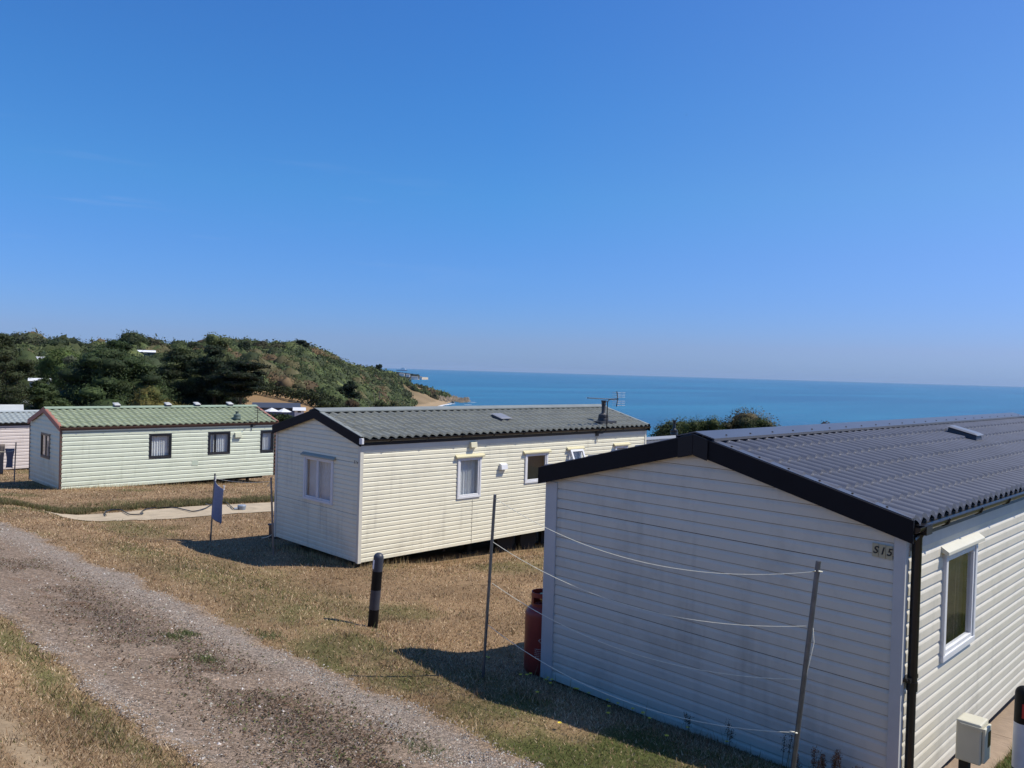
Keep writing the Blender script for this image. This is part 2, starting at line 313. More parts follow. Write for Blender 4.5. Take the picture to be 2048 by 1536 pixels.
# ------------------------------------------------------------------ ground
def make_ground():
    relf = np.arange(R_(-40), R_(40), R_(.22)); coarse1 = np.linspace(-math.pi, R_(-40), 70, endpoint=False); coarse2 = np.linspace(R_(40), math.pi, 70)
    rel = np.concatenate([coarse1, relf, coarse2])[:-1]
    rr = np.concatenate([[0.05, .5, 1, 1.5, 2, 2.5], np.geomspace(3, 1700, 330)])
    A, Rr = np.meshgrid(YAW-rel, rr); X = Rr*np.cos(A); Y = Rr*np.sin(A); Z = Zf(X.ravel(), Y.ravel())
    x = X.ravel(); y = Y.ravel(); na = len(rel); nr = len(rr)
    V = np.stack([x, y, Z], 1)
    i, j = np.meshgrid(np.arange(nr-1), np.arange(na), indexing='ij'); j2 = (j+1) % na
    F = np.stack([i*na+j, i*na+j2, (i+1)*na+j2, (i+1)*na+j], -1).reshape(-1, 4)
    c = turf_col(x, y)*.85
    r = np.hypot(x, y); z = Z
    # distant cover: meadow, dry slopes, sand, rock
    n = fbm(x/22, y/22, 61, 4)[:, None]
    far = np.array([.055, .065, .022])*(1-n)+np.array([.22, .15, .075])*n
    clf = (smooth(-(np.arctan2(y, x)-YAW), math.atan((790-1024)/FPX), math.atan((850-1024)/FPX))*smooth(r, 350, 550)*.8)[:, None]; far = far*(1-clf)+np.array([.34, .25, .15])*(.6+.7*n)*clf
    meadow = np.array([.34, .22, .11])
    relv = -(np.arctan2(y, x)-YAW); mead = smooth(relv, math.atan((415-1024)/FPX), math.atan((440-1024)/FPX)); wm = (smooth(r, 66, 80)*(1-smooth(r, 205, 225))*mead)[:, None]
    wf = np.maximum(smooth(r, 205, 225), smooth(r, 70, 90)*(1-mead))[:, None]
    c = c*(1-wm)+meadow*(.85+.3*n)*wm; c = c*(1-wf)+far*wf
    relv = -(np.arctan2(y, x)-YAW)
    sand = ((z < -27.6) & (z > -31) & (r > 400) & (r < 880))[:, None]
    c = np.where(sand, np.array([.42, .31, .19])*(.8+.3*n), c)
    rock = ((z < -24) & (r >= 860))[:, None]
    c = np.where(rock, np.array([.26, .20, .13])*(.6+.8*n), c)
    g = mat('ground', STRAW, .95, attr='Col', noise=.35, scale=9, bump=.5, bscale=28, spec=.1)
    o = bigmesh('ground', V, F, g, c, smooth_=True); return setp(o, 'dry hillside turf falling from the bank to the sea', 'ground', kind='structure')
make_ground()

# ------------------------------------------------------------------ track
def gravel_mat():
    mt = bpy.data.materials.new('gravel_track'); mt.use_nodes = True; nt = mt.node_tree; n = nt.nodes; L = nt.links
    b = n['Principled BSDF']; b.inputs['Roughness'].default_value = .95; b.inputs['Specular IOR Level'].default_value = .15
    tc = n.new('ShaderNodeTexCoord'); at_ = n.new('ShaderNodeAttribute'); at_.attribute_name = 'Col'
    v1 = n.new('ShaderNodeTexVoronoi'); v1.inputs['Scale'].default_value = 55; L.new(tc.outputs['Object'], v1.inputs[0])
    v2 = n.new('ShaderNodeTexVoronoi'); v2.inputs['Scale'].default_value = 120; L.new(tc.outputs['Object'], v2.inputs[0])
    cr = n.new('ShaderNodeValToRGB'); e = cr.color_ramp; e.elements[0].color = (.38, .36, .36, 1); e.elements[1].color = (1.55, 1.5, 1.5, 1); e.elements[1].position = .95
    e.elements.new(.5).color = (.95, .93, .9, 1)
    sp = n.new('ShaderNodeSeparateColor'); L.new(v1.outputs['Color'], sp.inputs[0]); L.new(sp.outputs[0], cr.inputs[0])
    nz = n.new('ShaderNodeTexNoise'); nz.inputs['Scale'].default_value = 200; nz.inputs['Detail'].default_value = 3; L.new(tc.outputs['Object'], nz.inputs[0])
    m1 = n.new('ShaderNodeMix'); m1.data_type = 'RGBA'; m1.blend_type = 'MULTIPLY'; m1.inputs[0].default_value = .8; L.new(at_.outputs[0], m1.inputs[6]); L.new(cr.outputs[0], m1.inputs[7])
    mr = n.new('ShaderNodeMapRange'); mr.inputs[3].default_value = .65; mr.inputs[4].default_value = 1.35; L.new(nz.outputs[0], mr.inputs[0])
    m2 = n.new('ShaderNodeMix'); m2.data_type = 'RGBA'; m2.blend_type = 'MULTIPLY'; m2.inputs[0].default_value = 1; L.new(m1.outputs[2], m2.inputs[6]); L.new(mr.outputs[0], m2.inputs[7])
    L.new(m2.outputs[2], b.inputs['Base Color'])
    ad = n.new('ShaderNodeMath'); ad.operation = 'ADD'; L.new(v1.outputs['Distance'], ad.inputs[0]); L.new(v2.outputs['Distance'], ad.inputs[1])
    bp = n.new('ShaderNodeBump'); bp.invert = True; bp.inputs['Strength'].default_value = .8; bp.inputs['Distance'].default_value = .012; L.new(ad.outputs[0], bp.inputs['Height']); L.new(bp.outputs[0], b.inputs['Normal'])
    return mt
def track_profile(x, y):
    t = (x-TRK_L)/(TRK_R-TRK_L)
    return -.035*np.exp(-((t-.22)/.13)**2)-.03*np.exp(-((t-.80)/.12)**2)+.02*np.exp(-((t-.5)/.12)**2)
def track_col(x, y):
    t = (x-TRK_L)/(TRK_R-TRK_L); n = fbm(x*1.3, y*.9, 71, 4); n2 = fbm(x*4, y*3, 72, 3)
    base = np.array([.262, .202, .150])[None]*np.ones((len(x), 1))
    grey = np.array([.31, .268, .225]); brown = np.array([.20, .135, .09]); dark = np.array([.15, .115, .09])
    wr = (smooth(t, .68, .86)*(.35+.6*n))[:, None]; base = base*(1-wr)+grey*wr
    wl = ((1-smooth(t, .02, .14))*.7)[:, None]; base = base*(1-wl)+grey*wl
    wc = (np.exp(-((t-.5)/.16)**2)*smooth(n, .35, .65)*.7)[:, None]; base = base*(1-wc)+dark*wc
    wb = (smooth(n2, .58, .75)*np.exp(-((t-.45)/.25)**2)*.8)[:, None]; base = base*(1-wb)+brown*wb
    base = base*(.85+.3*fbm(x*9, y*9, 73)[:, None])
    ed = np.minimum(x-edge_l(y), edge_r(y)-x)+.16*(fbm(x*4, y*3, 76, 3)-.5); we = (1-smooth(ed, .02, .24))[:, None]*.85; return base*(1-we)+np.array([.30, .215, .135])*(.7+.5*fbm(x*7, y*7, 77))[:, None]*we
def make_track():
    ys = np.concatenate([np.arange(-12, 2, .2), np.arange(2, 14, .045), np.arange(14, 48, .12)]); xs = np.arange(1.95, 5.0, .045)
    X, Y = np.meshgrid(xs, ys); x = X.ravel(); y = Y.ravel(); z = Zf(x, y)+.022+.02*(fbm(x*6, y*6, 74)-.5)
    e = np.minimum(x-edge_l(y), edge_r(y)-x); z = z-.05*smooth(-e, -.06, .06)
    nx = len(xs); ny = len(ys); i, j = np.meshgrid(np.arange(ny-1), np.arange(nx-1), indexing='ij')
    F = np.stack([i*nx+j, i*nx+j+1, (i+1)*nx+j+1, (i+1)*nx+j], -1).reshape(-1, 4)
    F = F[(e[F].mean(1) > -.05)]
    o = bigmesh('gravel_track', np.stack([x, y, z], 1), F, gravel_mat(), track_col(x, y), smooth_=True)
    setp(o, 'stony gravel track running past the gable ends of the homes', 'track', kind='structure')
make_track()
def make_path():
    xs = np.arange(5.8, 19.4, .12); ys = np.arange(20.5, 23.1, .08); X, Y = np.meshgrid(xs, ys); x = X.ravel(); y = Y.ravel()
    z = Zf(x, y)+.014; nx = len(xs); ny = len(ys); i, j = np.meshgrid(np.arange(ny-1), np.arange(nx-1), indexing='ij')
    F = np.stack([i*nx+j, i*nx+j+1, (i+1)*nx+j+1, (i+1)*nx+j], -1).reshape(-1, 4)
    F = F[on_path(x[F].mean(1), y[F].mean(1))]
    pm = mat('old_concrete', (.53, .43, .29), .9, noise=.25, scale=3, bump=.3, bscale=30, dirt=((.22, .18, .12), 2.5, .5, .6))
    o = bigmesh('concrete_path', np.stack([x, y, z], 1), F, pm, smooth_=True); setp(o, 'pale concrete strip of an empty pitch', 'path', kind='structure')
make_path()

# ------------------------------------------------------------------ sea
def make_sea():
    mt = bpy.data.materials.new('sea_water'); mt.use_nodes = True; nt = mt.node_tree; n = nt.nodes; L = nt.links
    b = n['Principled BSDF']; b.inputs['Roughness'].default_value = .22; b.inputs['IOR'].default_value = 1.33
    tc = n.new('ShaderNodeTexCoord')
    mp = n.new('ShaderNodeMapping'); mp.inputs['Rotation'].default_value = (0, 0, -(YAW-math.pi/2)); mp.inputs['Scale'].default_value = (.0012, .006, 1); L.new(tc.outputs['Object'], mp.inputs[0])
    nz = n.new('ShaderNodeTexNoise'); nz.inputs['Scale'].default_value = 1; nz.inputs['Detail'].default_value = 7; nz.inputs['Roughness'].default_value = .55; L.new(mp.outputs[0], nz.inputs[0])
    cr = n.new('ShaderNodeValToRGB'); cr.color_ramp.elements[0].position = .40; cr.color_ramp.elements[0].color = (.008, .088, .165, 1); cr.color_ramp.elements[1].position = .62; cr.color_ramp.elements[1].color = (.015, .146, .232, 1)
    L.new(nz.outputs[0], cr.inputs[0]); L.new(cr.outputs[0], b.inputs['Base Color'])
    w1 = n.new('ShaderNodeTexNoise'); w1.inputs['Scale'].default_value = .22; w1.inputs['Detail'].default_value = 8; L.new(tc.outputs['Object'], w1.inputs[0])
    w2 = n.new('ShaderNodeTexNoise'); w2.inputs['Scale'].default_value = .03; w2.inputs['Detail'].default_value = 4; L.new(tc.outputs['Object'], w2.inputs[0])
    a = n.new('ShaderNodeMath'); a.operation = 'MULTIPLY_ADD'; L.new(w2.outputs[0], a.inputs[0]); a.inputs[1].default_value = 1.5; L.new(w1.outputs[0], a.inputs[2])
    bp = n.new('ShaderNodeBump'); bp.inputs['Strength'].default_value = .8; bp.inputs['Distance'].default_value = 1.6; L.new(a.outputs[0], bp.inputs['Height']); L.new(bp.outputs[0], b.inputs['Normal'])
    b.inputs['Specular IOR Level'].default_value = .15
    a_ = np.linspace(0, 2*math.pi, 129)[:-1]; rr = np.array([30, 200, 400, 700, 1000, 2000, 4000, 8000, 16000, 30000.])
    A, Q = np.meshgrid(a_, rr); V = np.stack([(Q*np.cos(A)).ravel(), (Q*np.sin(A)).ravel(), np.full(A.size, -30.0)], 1)
    i, j = np.meshgrid(np.arange(len(rr)-1), np.arange(128), indexing='ij'); F = np.stack([i*128+j, i*128+(j+1) % 128, (i+1)*128+(j+1) % 128, (i+1)*128+j], -1).reshape(-1, 4)
    # inland sea is hidden under the land; keep only the seaward fan
    relc = ((-(A-YAW)+math.pi) % (2*math.pi)-math.pi).ravel(); F = F[(relc[F[:, 0]] > -.22) & (relc[F[:, 0]] < 2.2)]
    o = bigmesh('sea', V, F, mt); setp(o, 'calm blue green sea reaching the horizon', 'sea', kind='structure')
make_sea()
def make_foam():
    fm = mat('surf_foam', (.75, .77, .78), .9, noise=.3, scale=.5)
    mb = MB()
    def strip(pts, w):
        P = []
        for k, (u, v) in enumerate(pts):
            d = ray(u, v); t = (-29.9-CH)/d[2]; P.append((d[0]*t, d[1]*t))
        rs = random.Random(3)
        for k in range(len(P)-1):
            for s in range(6):
                f0 = s/6; f1 = (s+1)/6; a = [P[k][q]*(1-f0)+P[k+1][q]*f0 for q in (0, 1)]; b = [P[k][q]*(1-f1)+P[k+1][q]*f1 for q in (0, 1)]
                w0 = w*rs.uniform(.5, 1.2); nrm = Vector((b[1]-a[1], a[0]-b[0], 0)).normalized()*w0
                mb.quad((a[0], a[1], -29.88), (b[0], b[1], -29.88), (b[0]+nrm.x, b[1]+nrm.y, -29.88), (a[0]+nrm.x, a[1]+nrm.y, -29.88))
    strip([(846, 822), (858, 817), (872, 812), (888, 809), (902, 807)], 5)
    strip([(858, 819), (868, 818)], 4)
    strip([(928, 804), (952, 804.4)], 5); strip([(930, 809), (944, 809.6)], 4)
    o = mb.build('surf', fm); setp(o, 'thin white surf breaking along the little beach', 'surf', kind='stuff')
make_foam()

# ------------------------------------------------------------------ foliage
def rand_quads(C, S, cols, name, material, parent=None, flat=0.0, origin=(0, 0, 0), aspect=1.0, N=None, jit=.75, extra=None):
    n = len(C); d = rng.normal(size=(n, 3))
    if N is not None: d = N+d*jit*.6
    d[:, 2] += flat*np.sign(d[:, 2]+1e-9)
    d /= np.linalg.norm(d, axis=1)[:, None]; a = np.cross(d, rng.normal(size=(n, 3))); a /= np.linalg.norm(a, axis=1)[:, None]; b = np.cross(d, a)
    S = np.asarray(S)[:, None]; V = np.stack([C+a*S, C+b*S*.6*aspect, C-a*S, C-b*S*.6*aspect], 1).reshape(-1, 3)
    F = np.arange(4*n).reshape(n, 4); C4 = np.repeat(cols, 4, 0)
    if extra is not None:
        V2, F2, C2 = extra; F = np.concatenate([F, F2+len(V)]); V = np.concatenate([V, V2]); C4 = np.concatenate([C4, C2])
    return bigmesh(name, V, F, material, C4, parent, smooth_=True, origin=origin)
_NL, _NT = 12, 7
_lon = np.arange(_NL)*2*math.pi/_NL; _lat = np.linspace(-math.pi/2, math.pi/2, _NT+1)
_SU = np.array([[math.cos(b)*math.cos(a), math.cos(b)*math.sin(a), math.sin(b)] for b in _lat for a in _lon])
_SF = np.array([[i*_NL+j, i*_NL+(j+1) % _NL, (i+1)*_NL+(j+1) % _NL, (i+1)*_NL+j] for i in range(_NT) for j in range(_NL)])
def cores(C, RX, RZ, cols, k=.78, rough=.17):
    "leafy masses behind the outer leaves: one lumpy closed body per clump"
    C = np.asarray(C); n = len(C); U = _SU[None]*(k*(1+rng.uniform(-rough, rough, (n, len(_SU), 1))))
    U = U*np.stack([RX, RX, RZ], 1)[:, None, :]; V = (C[:, None, :]+U).reshape(-1, 3)
    F = (_SF[None]+(np.arange(n)*len(_SU))[:, None, None]).reshape(-1, 4)
    cc = np.repeat(np.asarray(cols), len(_SU), 0)*rng.uniform(.75, 1.2, (n*len(_SU), 1)); return V, F, cc
def clump_pts(c, rx, rz, n, shell=.72):
    d = rng.normal(size=(n, 3)); d /= np.linalg.norm(d, axis=1)[:, None]
    r = shell+(1.22-shell)*rng.random(n)**1.3
    lump = 1+.20*np.sin(d[:, 0]*6+c[0])*np.cos(d[:, 1]*6+c[1])+.10*np.sin(d[:, 2]*9+c[2])
    p = d*(r*lump)[:, None]; p[:, :2] *= rx; p[:, 2] *= rz; return np.array(c)+p, d
def crown_clumps(style, W, H, zb, k):
    "ellipsoids (c, rx, rz) in tree space; W full width, crown from zb to H"
    out = []; h = H-zb; rs = rng
    if style == 'round':
        for _ in range(k):
            d = rs.normal(size=3); d /= np.linalg.norm(d); q = rs.random()**.45*.72
            s = rs.uniform(.16, .30)*min(W, h*1.2)
            out.append((np.array([d[0]*W/2*q, d[1]*W/2*q, zb+h*.48+d[2]*h/2*q]), s, s*.8))
    elif style == 'pine':
        for i in range(k):
            t = (i+.5)/k; z = zb+h*(t**.9); env = (W/2)*min(1, 1.25*(1-t)**.55+.12)
            a = rs.uniform(0, 2*math.pi); q = rs.uniform(.25, .95); s = rs.uniform(.16, .27)*W*(1-.45*t)
            out.append((np.array([math.cos(a)*env*q, math.sin(a)*env*q, z-s*.2-h*.04*q]), s, s*.44))
    elif style == 'wind':
        for i in range(k):
            t = (i+.5)/k; z = zb+h*t; env = (W/2)*(.55+.45*math.sin(math.pi*min(1, t*1.15)))
            a = rs.uniform(0, 2*math.pi); q = rs.uniform(.2, 1); s = rs.uniform(.13, .24)*W
            out.append((np.array([math.cos(a)*env*q, math.sin(a)*env*q, z-s*.2]), s, s*.24))
    elif style == 'column':
        for i in range(k):
            t = (i+.5)/k; z = zb+h*t; env = (W/2)*(math.sin(math.pi*(.15+.8*t)))*.7
            a = rs.uniform(0, 2*math.pi); s = rs.uniform(.18, .28)*W
            out.append((np.array([math.cos(a)*env, math.sin(a)*env, z]), s, s*1.1))
    elif style == 'mound':
        for _ in range(k):
            a = rs.uniform(0, 2*math.pi); q = rs.random()**.5; e = math.sqrt(max(0, 1-q*q)); s = rs.uniform(.13, .24)*W
            zz = zb+h*e*rs.uniform(.35, 1)-s*.4
            out.append((np.array([math.cos(a)*W/2*q, math.sin(a)*W/2*q, zz]), s, s*.7))
    return out
M_bark = mat('bark', (.10, .075, .05), .95, noise=.5, scale=6, bump=.6, bscale=20)
M_barkg = mat('pale_bark', (.20, .17, .13), .95, noise=.5, scale=6, bump=.6, bscale=20)
def tree(name, label, cat, loc, W, H, style, color, leaf, n, k=26, zb=.3, vary=.35, group=None, second=None, trunk=True, flat=0.2, lean=0, depth=1.0, core=.78):
    "loc is the foot of the trunk; zb is crown base as a fraction of H"
    t = empty(name, loc, label, cat, group); L0 = Vector(loc)
    cl = crown_clumps(style, W, H, H*zb, k); pts = []; cols = []; nrm = []; bcol = []
    wsum = sum(c[1]**2 for c in cl)
    for c, rx, rz in cl:
        m_ = max(12, int(n*rx*rx/wsum)); p, dn = clump_pts(c, rx, rz, m_); pts.append(p); nrm.append(dn)
        base = np.array(color); 
        if second is not None and rng.random() < .35: base = np.array(second)
        base = base*rng.uniform(1-vary, 1+vary*.8); bcol.append(base); cols.append(base*rng.uniform(.66, 1.36, size=(m_, 1))*np.array([1, 1, 1])+rng.normal(0, .004, size=(m_, 3)))
    P = np.concatenate(pts); Cc = np.clip(np.concatenate(cols), .004, 1)
    # fit the crown to the tree's true width and height
    q = np.quantile(P, [.006, .994], axis=0); kx = W/max(q[1, 0]-q[0, 0], .01); ky = W/max(q[1, 1]-q[0, 1], .01); P[:, 0] = (P[:, 0]-(q[0, 0]+q[1, 0])/2)*kx; P[:, 1] = (P[:, 1]-(q[0, 1]+q[1, 1])/2)*ky
    z0c = max(0, H*zb*.8); top_ = np.quantile(P[:, 2], .997); P[:, 2] = z0c+(P[:, 2]-z0c)*(H-z0c)/max(top_-z0c, .01)
    P[:, 2] = np.maximum(P[:, 2], .02)
    CV, CF_, CC = cores([c for c, _, _ in cl], np.array([c[1] for c in cl]), np.array([c[2] for c in cl]), bcol, min(core, .66) if style == 'pine' else core)
    CV[:, 0] = (CV[:, 0]-(q[0, 0]+q[1, 0])/2)*kx; CV[:, 1] = (CV[:, 1]-(q[0, 1]+q[1, 1])/2)*ky; CV[:, 2] = z0c+(CV[:, 2]-z0c)*(H-z0c)/max(top_-z0c, .01)
    rand_quads(P+np.array(loc), leaf*rng.uniform(.6, 1.4, len(P)), Cc, 'crown', LEAF, t, flat, N=np.concatenate(nrm), extra=(CV+np.array(loc), CF_, CC))
    if trunk:
        mb = MB(); r0 = max(.04, .032*H)
        top = Vector((lean*H*.8, 0, H*.82)); mb.tube([L0+Vector((0, 0, -.3)), L0+top*.3+Vector((.01*H, 0, 0)), L0+top*.65, L0+top], [r0, r0*.75, r0*.45, r0*.12], 7)
        for c, rx, rz in cl[::max(1, len(cl)//10)]:
            c = Vector(c); c.x += lean*c.z; s = top*min(.95, max(.25, (c.z*.75)/top.z)); mid = (s+c)/2+Vector((0, 0, -.03*H))
            mb.tube([L0+s, L0+mid, L0+c], [r0*.38, r0*.24, r0*.08], 5)
        mb.build('trunk', M_bark, t, True)
    return t
def tree_px(name, label, cat, u0, u1, vt, r, style, color, **kw):
    "tree seen between photo columns u0..u1 with its top at vt, standing r metres away"
    u = (u0+u1)/2; x, y = polar(u, r); z = float(Zf(np.array([x]), np.array([y]))[0]); dep = r*math.cos(math.atan((u-1024)/FPX))
    W = (u1-u0)/FPX*dep; H = zpix(u, vt, r)-z
    leaf = kw.pop('leaf', max(.035, dep/FPX*1.75)); n = int(kw.pop('n', 2600)*3.2)
    return tree(name, label, cat, (x, y, z), W, H, style, color, leaf, n, **kw)
PINE = (.038, .060, .021); PINE2 = (.058, .086, .030); BROAD = (.055, .075, .022); PALE = (.10, .125, .050); GREYG = (.075, .085, .045); YEL = (.15, .13, .035); BRN = (.10, .065, .035)
tree_px('pine_tree', 'tall grey green pine cut by the left edge of the photo', 'tree', -60, 62, 670, 78, 'pine', (.050, .064, .026), n=9000, k=46, zb=.22, second=(.07, .085, .04))
G1 = 'dark pines behind the green home'
tree_px('pine_tree', 'broad dark layered pine standing above the gable of the green home', 'tree', 95, 335, 698, 92, 'pine', PINE2, n=17000, k=80, zb=.02, group=G1, second=PINE)
tree_px('pine_tree', 'low dark pine between the left edge pine and the broad layered pine', 'tree', 42, 135, 758, 84, 'pine', PINE2, n=6000, k=34, zb=.05, group=G1)
tree_px('pine_tree', 'dark pine crown showing over the top of the broad layered pine', 'tree', 165, 300, 682, 112, 'pine', PINE, n=6500, k=34, zb=.2, group=G1)
tree_px('pine_tree', 'dense rounded pine left of the field with its trunk hidden', 'tree', 300, 425, 694, 100, 'pine', (.028, .042, .018), n=11000, k=56, zb=.06, group=G1, second=PALE)
tree_px('pine_tree', 'dark pine right of the rounded pine and below the pale poplar', 'tree', 380, 476, 692, 96, 'pine', (.026, .040, .019), n=9000, k=46, zb=.22, group=G1)
tree_px('pine_tree', 'windswept pine with bare forked trunk beside the brown field', 'tree', 430, 532, 722, 88, 'wind', (.020, .032, .014), n=6500, k=34, zb=.52, group=G1)
tree_px('shrub', 'yellow green shrub over the ridge of the green home', 'shrub', 262, 386, 776, 66, 'mound', YEL, n=6500, k=40, zb=0, trunk=False, second=(.10, .11, .03))
tree_px('poplar_tree', 'pale green tree rising behind the dark pines', 'tree', 398, 472, 670, 150, 'round', PALE, n=3500, k=26, zb=.15)
tree_px('broadleaf_tree', 'light green tree between the far house and the dark pines', 'tree', 80, 160, 697, 135, 'round', (.09, .13, .035), n=4200, k=26, zb=.1)
tree_px('broadleaf_tree', 'small grey green tree right of the light green tree', 'tree', 130, 172, 712, 128, 'round', (.10, .11, .07), n=1800, k=16, zb=.1)
G2 = 'trees along the inland skyline'
for u0, u1, vt, r, c, lb in ((-60, 40, 668, 300, BROAD, 'skyline tree at the far left above the edge pine'), (20, 88, 668, 290, (.05, .06, .03), 'brownish skyline tree just right of the edge pine'),
        (78, 172, 676, 270, (.035, .05, .022), 'dark wide skyline tree above the far house'), (160, 250, 690, 300, (.045, .06, .025), 'low skyline tree beside the bare brown field patch'),
        (236, 300, 663, 280, (.05, .068, .026), 'highest domed skyline tree above the dark pines'), (282, 332, 676, 285, (.062, .06, .03), 'brown tinted skyline tree on the right shoulder of the dome'),
        (325, 372, 690, 290, BROAD, 'low skyline tree right of the dome'), (372, 412, 686, 300, (.05, .065, .03), 'small skyline tree left of the pale poplar'),
        (474, 498, 684, 330, (.03, .045, .02), 'small dark skyline tree right of the pale poplar'), (496, 560, 684, 380, (.06, .06, .03), 'wide brownish tree at the left end of the headland ridge')):
    tree_px('broadleaf_tree', lb, 'tree', u0, u1, vt, r, 'round', c, n=2400, k=24, zb=.05, group=G2)
tree_px('cedar_tree', 'lone dark flat topped tree standing clear on the headland ridge', 'tree', 584, 618, 681, 425, 'wind', (.02, .03, .014), n=1500, k=16, zb=.25)
tree_px('broadleaf_tree', 'small dark tree alone near the lower end of the ridge', 'tree', 752, 764, 729, 690, 'round', (.025, .038, .02), n=300, k=8, zb=.1)
tree_px('conifer_tree', 'dark conical tree at the foot of the headland', 'tree', 672, 728, 764, 215, 'pine', (.020, .034, .015), n=3600, k=30, zb=.02)
tree_px('broadleaf_tree', 'dark bushy tree under the white roofed hut', 'tree', 246, 330, 711, 185, 'round', (.035, .05, .02), n=3000, k=26, zb=.02)
G3 = 'bushes at the near foot of the headland'
for u0, u1, vt, r, c, lb in ((622, 700, 800, 150, (.04, .055, .018), 'green bush mass left of the brown bush'), (676, 742, 800, 156, BRN, 'brown bush between two green bush masses'),
        (730, 786, 803, 148, (.05, .065, .022), 'green bush right of the brown bush'), (774, 824, 804, 152, (.07, .075, .03), 'scrubby bush at the top of the beach')):
    tree_px('bush', lb, 'bush', u0, u1, vt, r, 'mound', c, n=3000, k=24, zb=-.1, trunk=False, group=G3)
G4 = 'bushes between the dark roofed home and the sea'
for u0, u1, vt, r, c, s2, lb in ((1290, 1420, 842, 52, (.05, .065, .02), None, 'low green bush behind the fascia of the dark roofed home'), (1350, 1475, 839, 50, (.055, .075, .02), None, 'middle green bush against the sea'),
        (1408, 1568, 822, 54, (.075, .075, .03), (.105, .085, .042), 'tallest brown tinted bush against the sea'), (1480, 1590, 842, 52, (.05, .07, .022), None, 'right hand green bush above the dark roof')):
    tree_px('bush', lb, 'bush', u0, u1, vt, r, 'mound', c, n=13000, k=85, zb=.5, group=G4, second=s2, core=.62)
tree_px('bush', 'tip of a brown bush just showing over the ridge of the dark roof', 'bush', 1625, 1690, 845, 50, 'mound', BRN, n=1800, k=22, zb=.55, core=.5)
def bare_trunk():
    x, y = polar(757, 160); z = float(Zf(np.array([x]), np.array([y]))[0]); zt = zpix(757, 781, 160); mb = MB()
    mb.tube([(x, y, z-.2), (x+.1, y, z+(zt-z)*.5), (x+.25, y-.2, zt)], [.28, .2, .07], 6); mb.tube([(x+.1, y, z+(zt-z)*.6), (x-.8, y+.6, zt-.3)], [.12, .04], 5)
    setp(mb.build('dead_tree', M_barkg, None, True, (x, y, z)), 'bare dead trunk standing up out of the headland scrub', 'tree')
bare_trunk()
def scrub(name, label, n_b, urange, rrange, size, cond, leaves, seed):
    g = np.random.default_rng(seed); m = n_b*3
    u = g.uniform(*urange, m); r = np.exp(g.uniform(math.log(rrange[0]), math.log(rrange[1]), m)); a = YAW-np.arctan((u-1024)/FPX); x = r*np.cos(a); y = r*np.sin(a); z = Zf(x, y)
    ok = cond(u, r, z, x, y); x, y, z, r = [q[ok][:n_b] for q in (x, y, z, r)]; n = len(x)
    s = np.clip(size*np.exp(g.normal(-.1, .40, n)), .8, size*2.1)*(.75+r/1400); h = s*g.uniform(.7, 1.15, n)
    dry = fbm(x/35, y/35, 91, 3); q = (fbm(x/26, y/26, 92, 2)-.5)*1.7+.5+g.normal(0, .13, n); q = np.abs(q) % 1.0
    pal = np.array([[.16, .11, .058], [.125, .118, .055], [.075, .108, .038], [.042, .066, .027], [.115, .148, .052]]); idx = np.searchsorted([.09, .22, .56, .82], q)
    c = pal[idx]; c = c*(1-.2*dry[:, None])+np.array([.17, .13, .07])*.22*dry[:, None]; c = c*g.uniform(.8, 1.4, (n, 1))
    C = np.stack([x, y, z], 1); nn = leaves; d = g.normal(size=(n, nn, 3)); d /= np.linalg.norm(d, axis=2)[..., None]; d[..., 2] = np.abs(d[..., 2])*.95+.0
    P = C[:, None]+d*np.stack([s, s, h], 1)[:, None]*g.uniform(.74, 1.14, (n, nn, 1))*(1+.16*np.sin(d[..., :1]*7+x[:, None, None])*np.cos(d[..., 1:2]*6+y[:, None, None])); S = np.repeat(np.maximum(.24, r/FPX*2.1), nn)*g.uniform(.5, 1.4, n*nn)
    cc = (c[:, None]*g.uniform(.72, 1.22, (n, nn, 1))).reshape(-1, 3)
    o = rand_quads(P.reshape(-1, 3), S, cc, name, LEAF, N=d.reshape(-1, 3), jit=1.1, extra=cores(C, s, h, c*.9, .80, .22))
    setp(o, label, 'scrub', kind='stuff')
scrub('headland_scrub', 'dense green and brown scrub covering the headland', 8200, (430, 905), (205, 900), 2.5,
      lambda u, r, z, x, y: (z > -27.0) & ~((u < 655) & (r < 225)) & ~((u > 600) & (r > 330) & (fbm(x/30, y/30, 95, 3) > np.where(u < 800, .55, .46))), 105, 5)
scrub('wooded_hill', 'mixed woodland on the far inland hill', 4200, (-140, 520), (150, 430), 3.4, lambda u, r, z, x, y: ~((u > 150) & (u < 190) & (r > 320)) & ~((u > 425) & (r < 207)), 115, 6)
def hedge(name, label, pts, h, w, color, n):
    P = []
    for (u0, r0), (u1, r1) in zip(pts[:-1], pts[1:]):
        for _ in range(n//(len(pts)-1)):
            t = rng.random(); x0, y0 = polar(u0, r0); x1, y1 = polar(u1, r1); x = x0+(x1-x0)*t; y = y0+(y1-y0)*t
            a = rng.uniform(0, 2*math.pi); q = rng.uniform(.7, 1.05); hh = h*(.75+.5*vnoise(x/2.5, y/2.5, 7))
            P.append((x+math.cos(a)*w*q, y+math.sin(a)*w*q, 0)); P[-1] = (P[-1][0], P[-1][1], float(Zf(np.array([x]), np.array([y]))[0])+hh*rng.random()**.5)
    P = np.array(P); r = np.hypot(P[:, 0], P[:, 1]).mean(); cols = np.array(color)*rng.uniform(.55, 1.4, size=(len(P), 1))*(.7+.6*fbm(P[:, 0]/3, P[:, 1]/3, 8)[:, None])
    o = P.mean(0); setp(rand_quads(P, max(.07, r/FPX*2.6)*rng.uniform(.6, 1.4, len(P)), cols, name, LEAF, origin=tuple(o)), label, 'hedge')
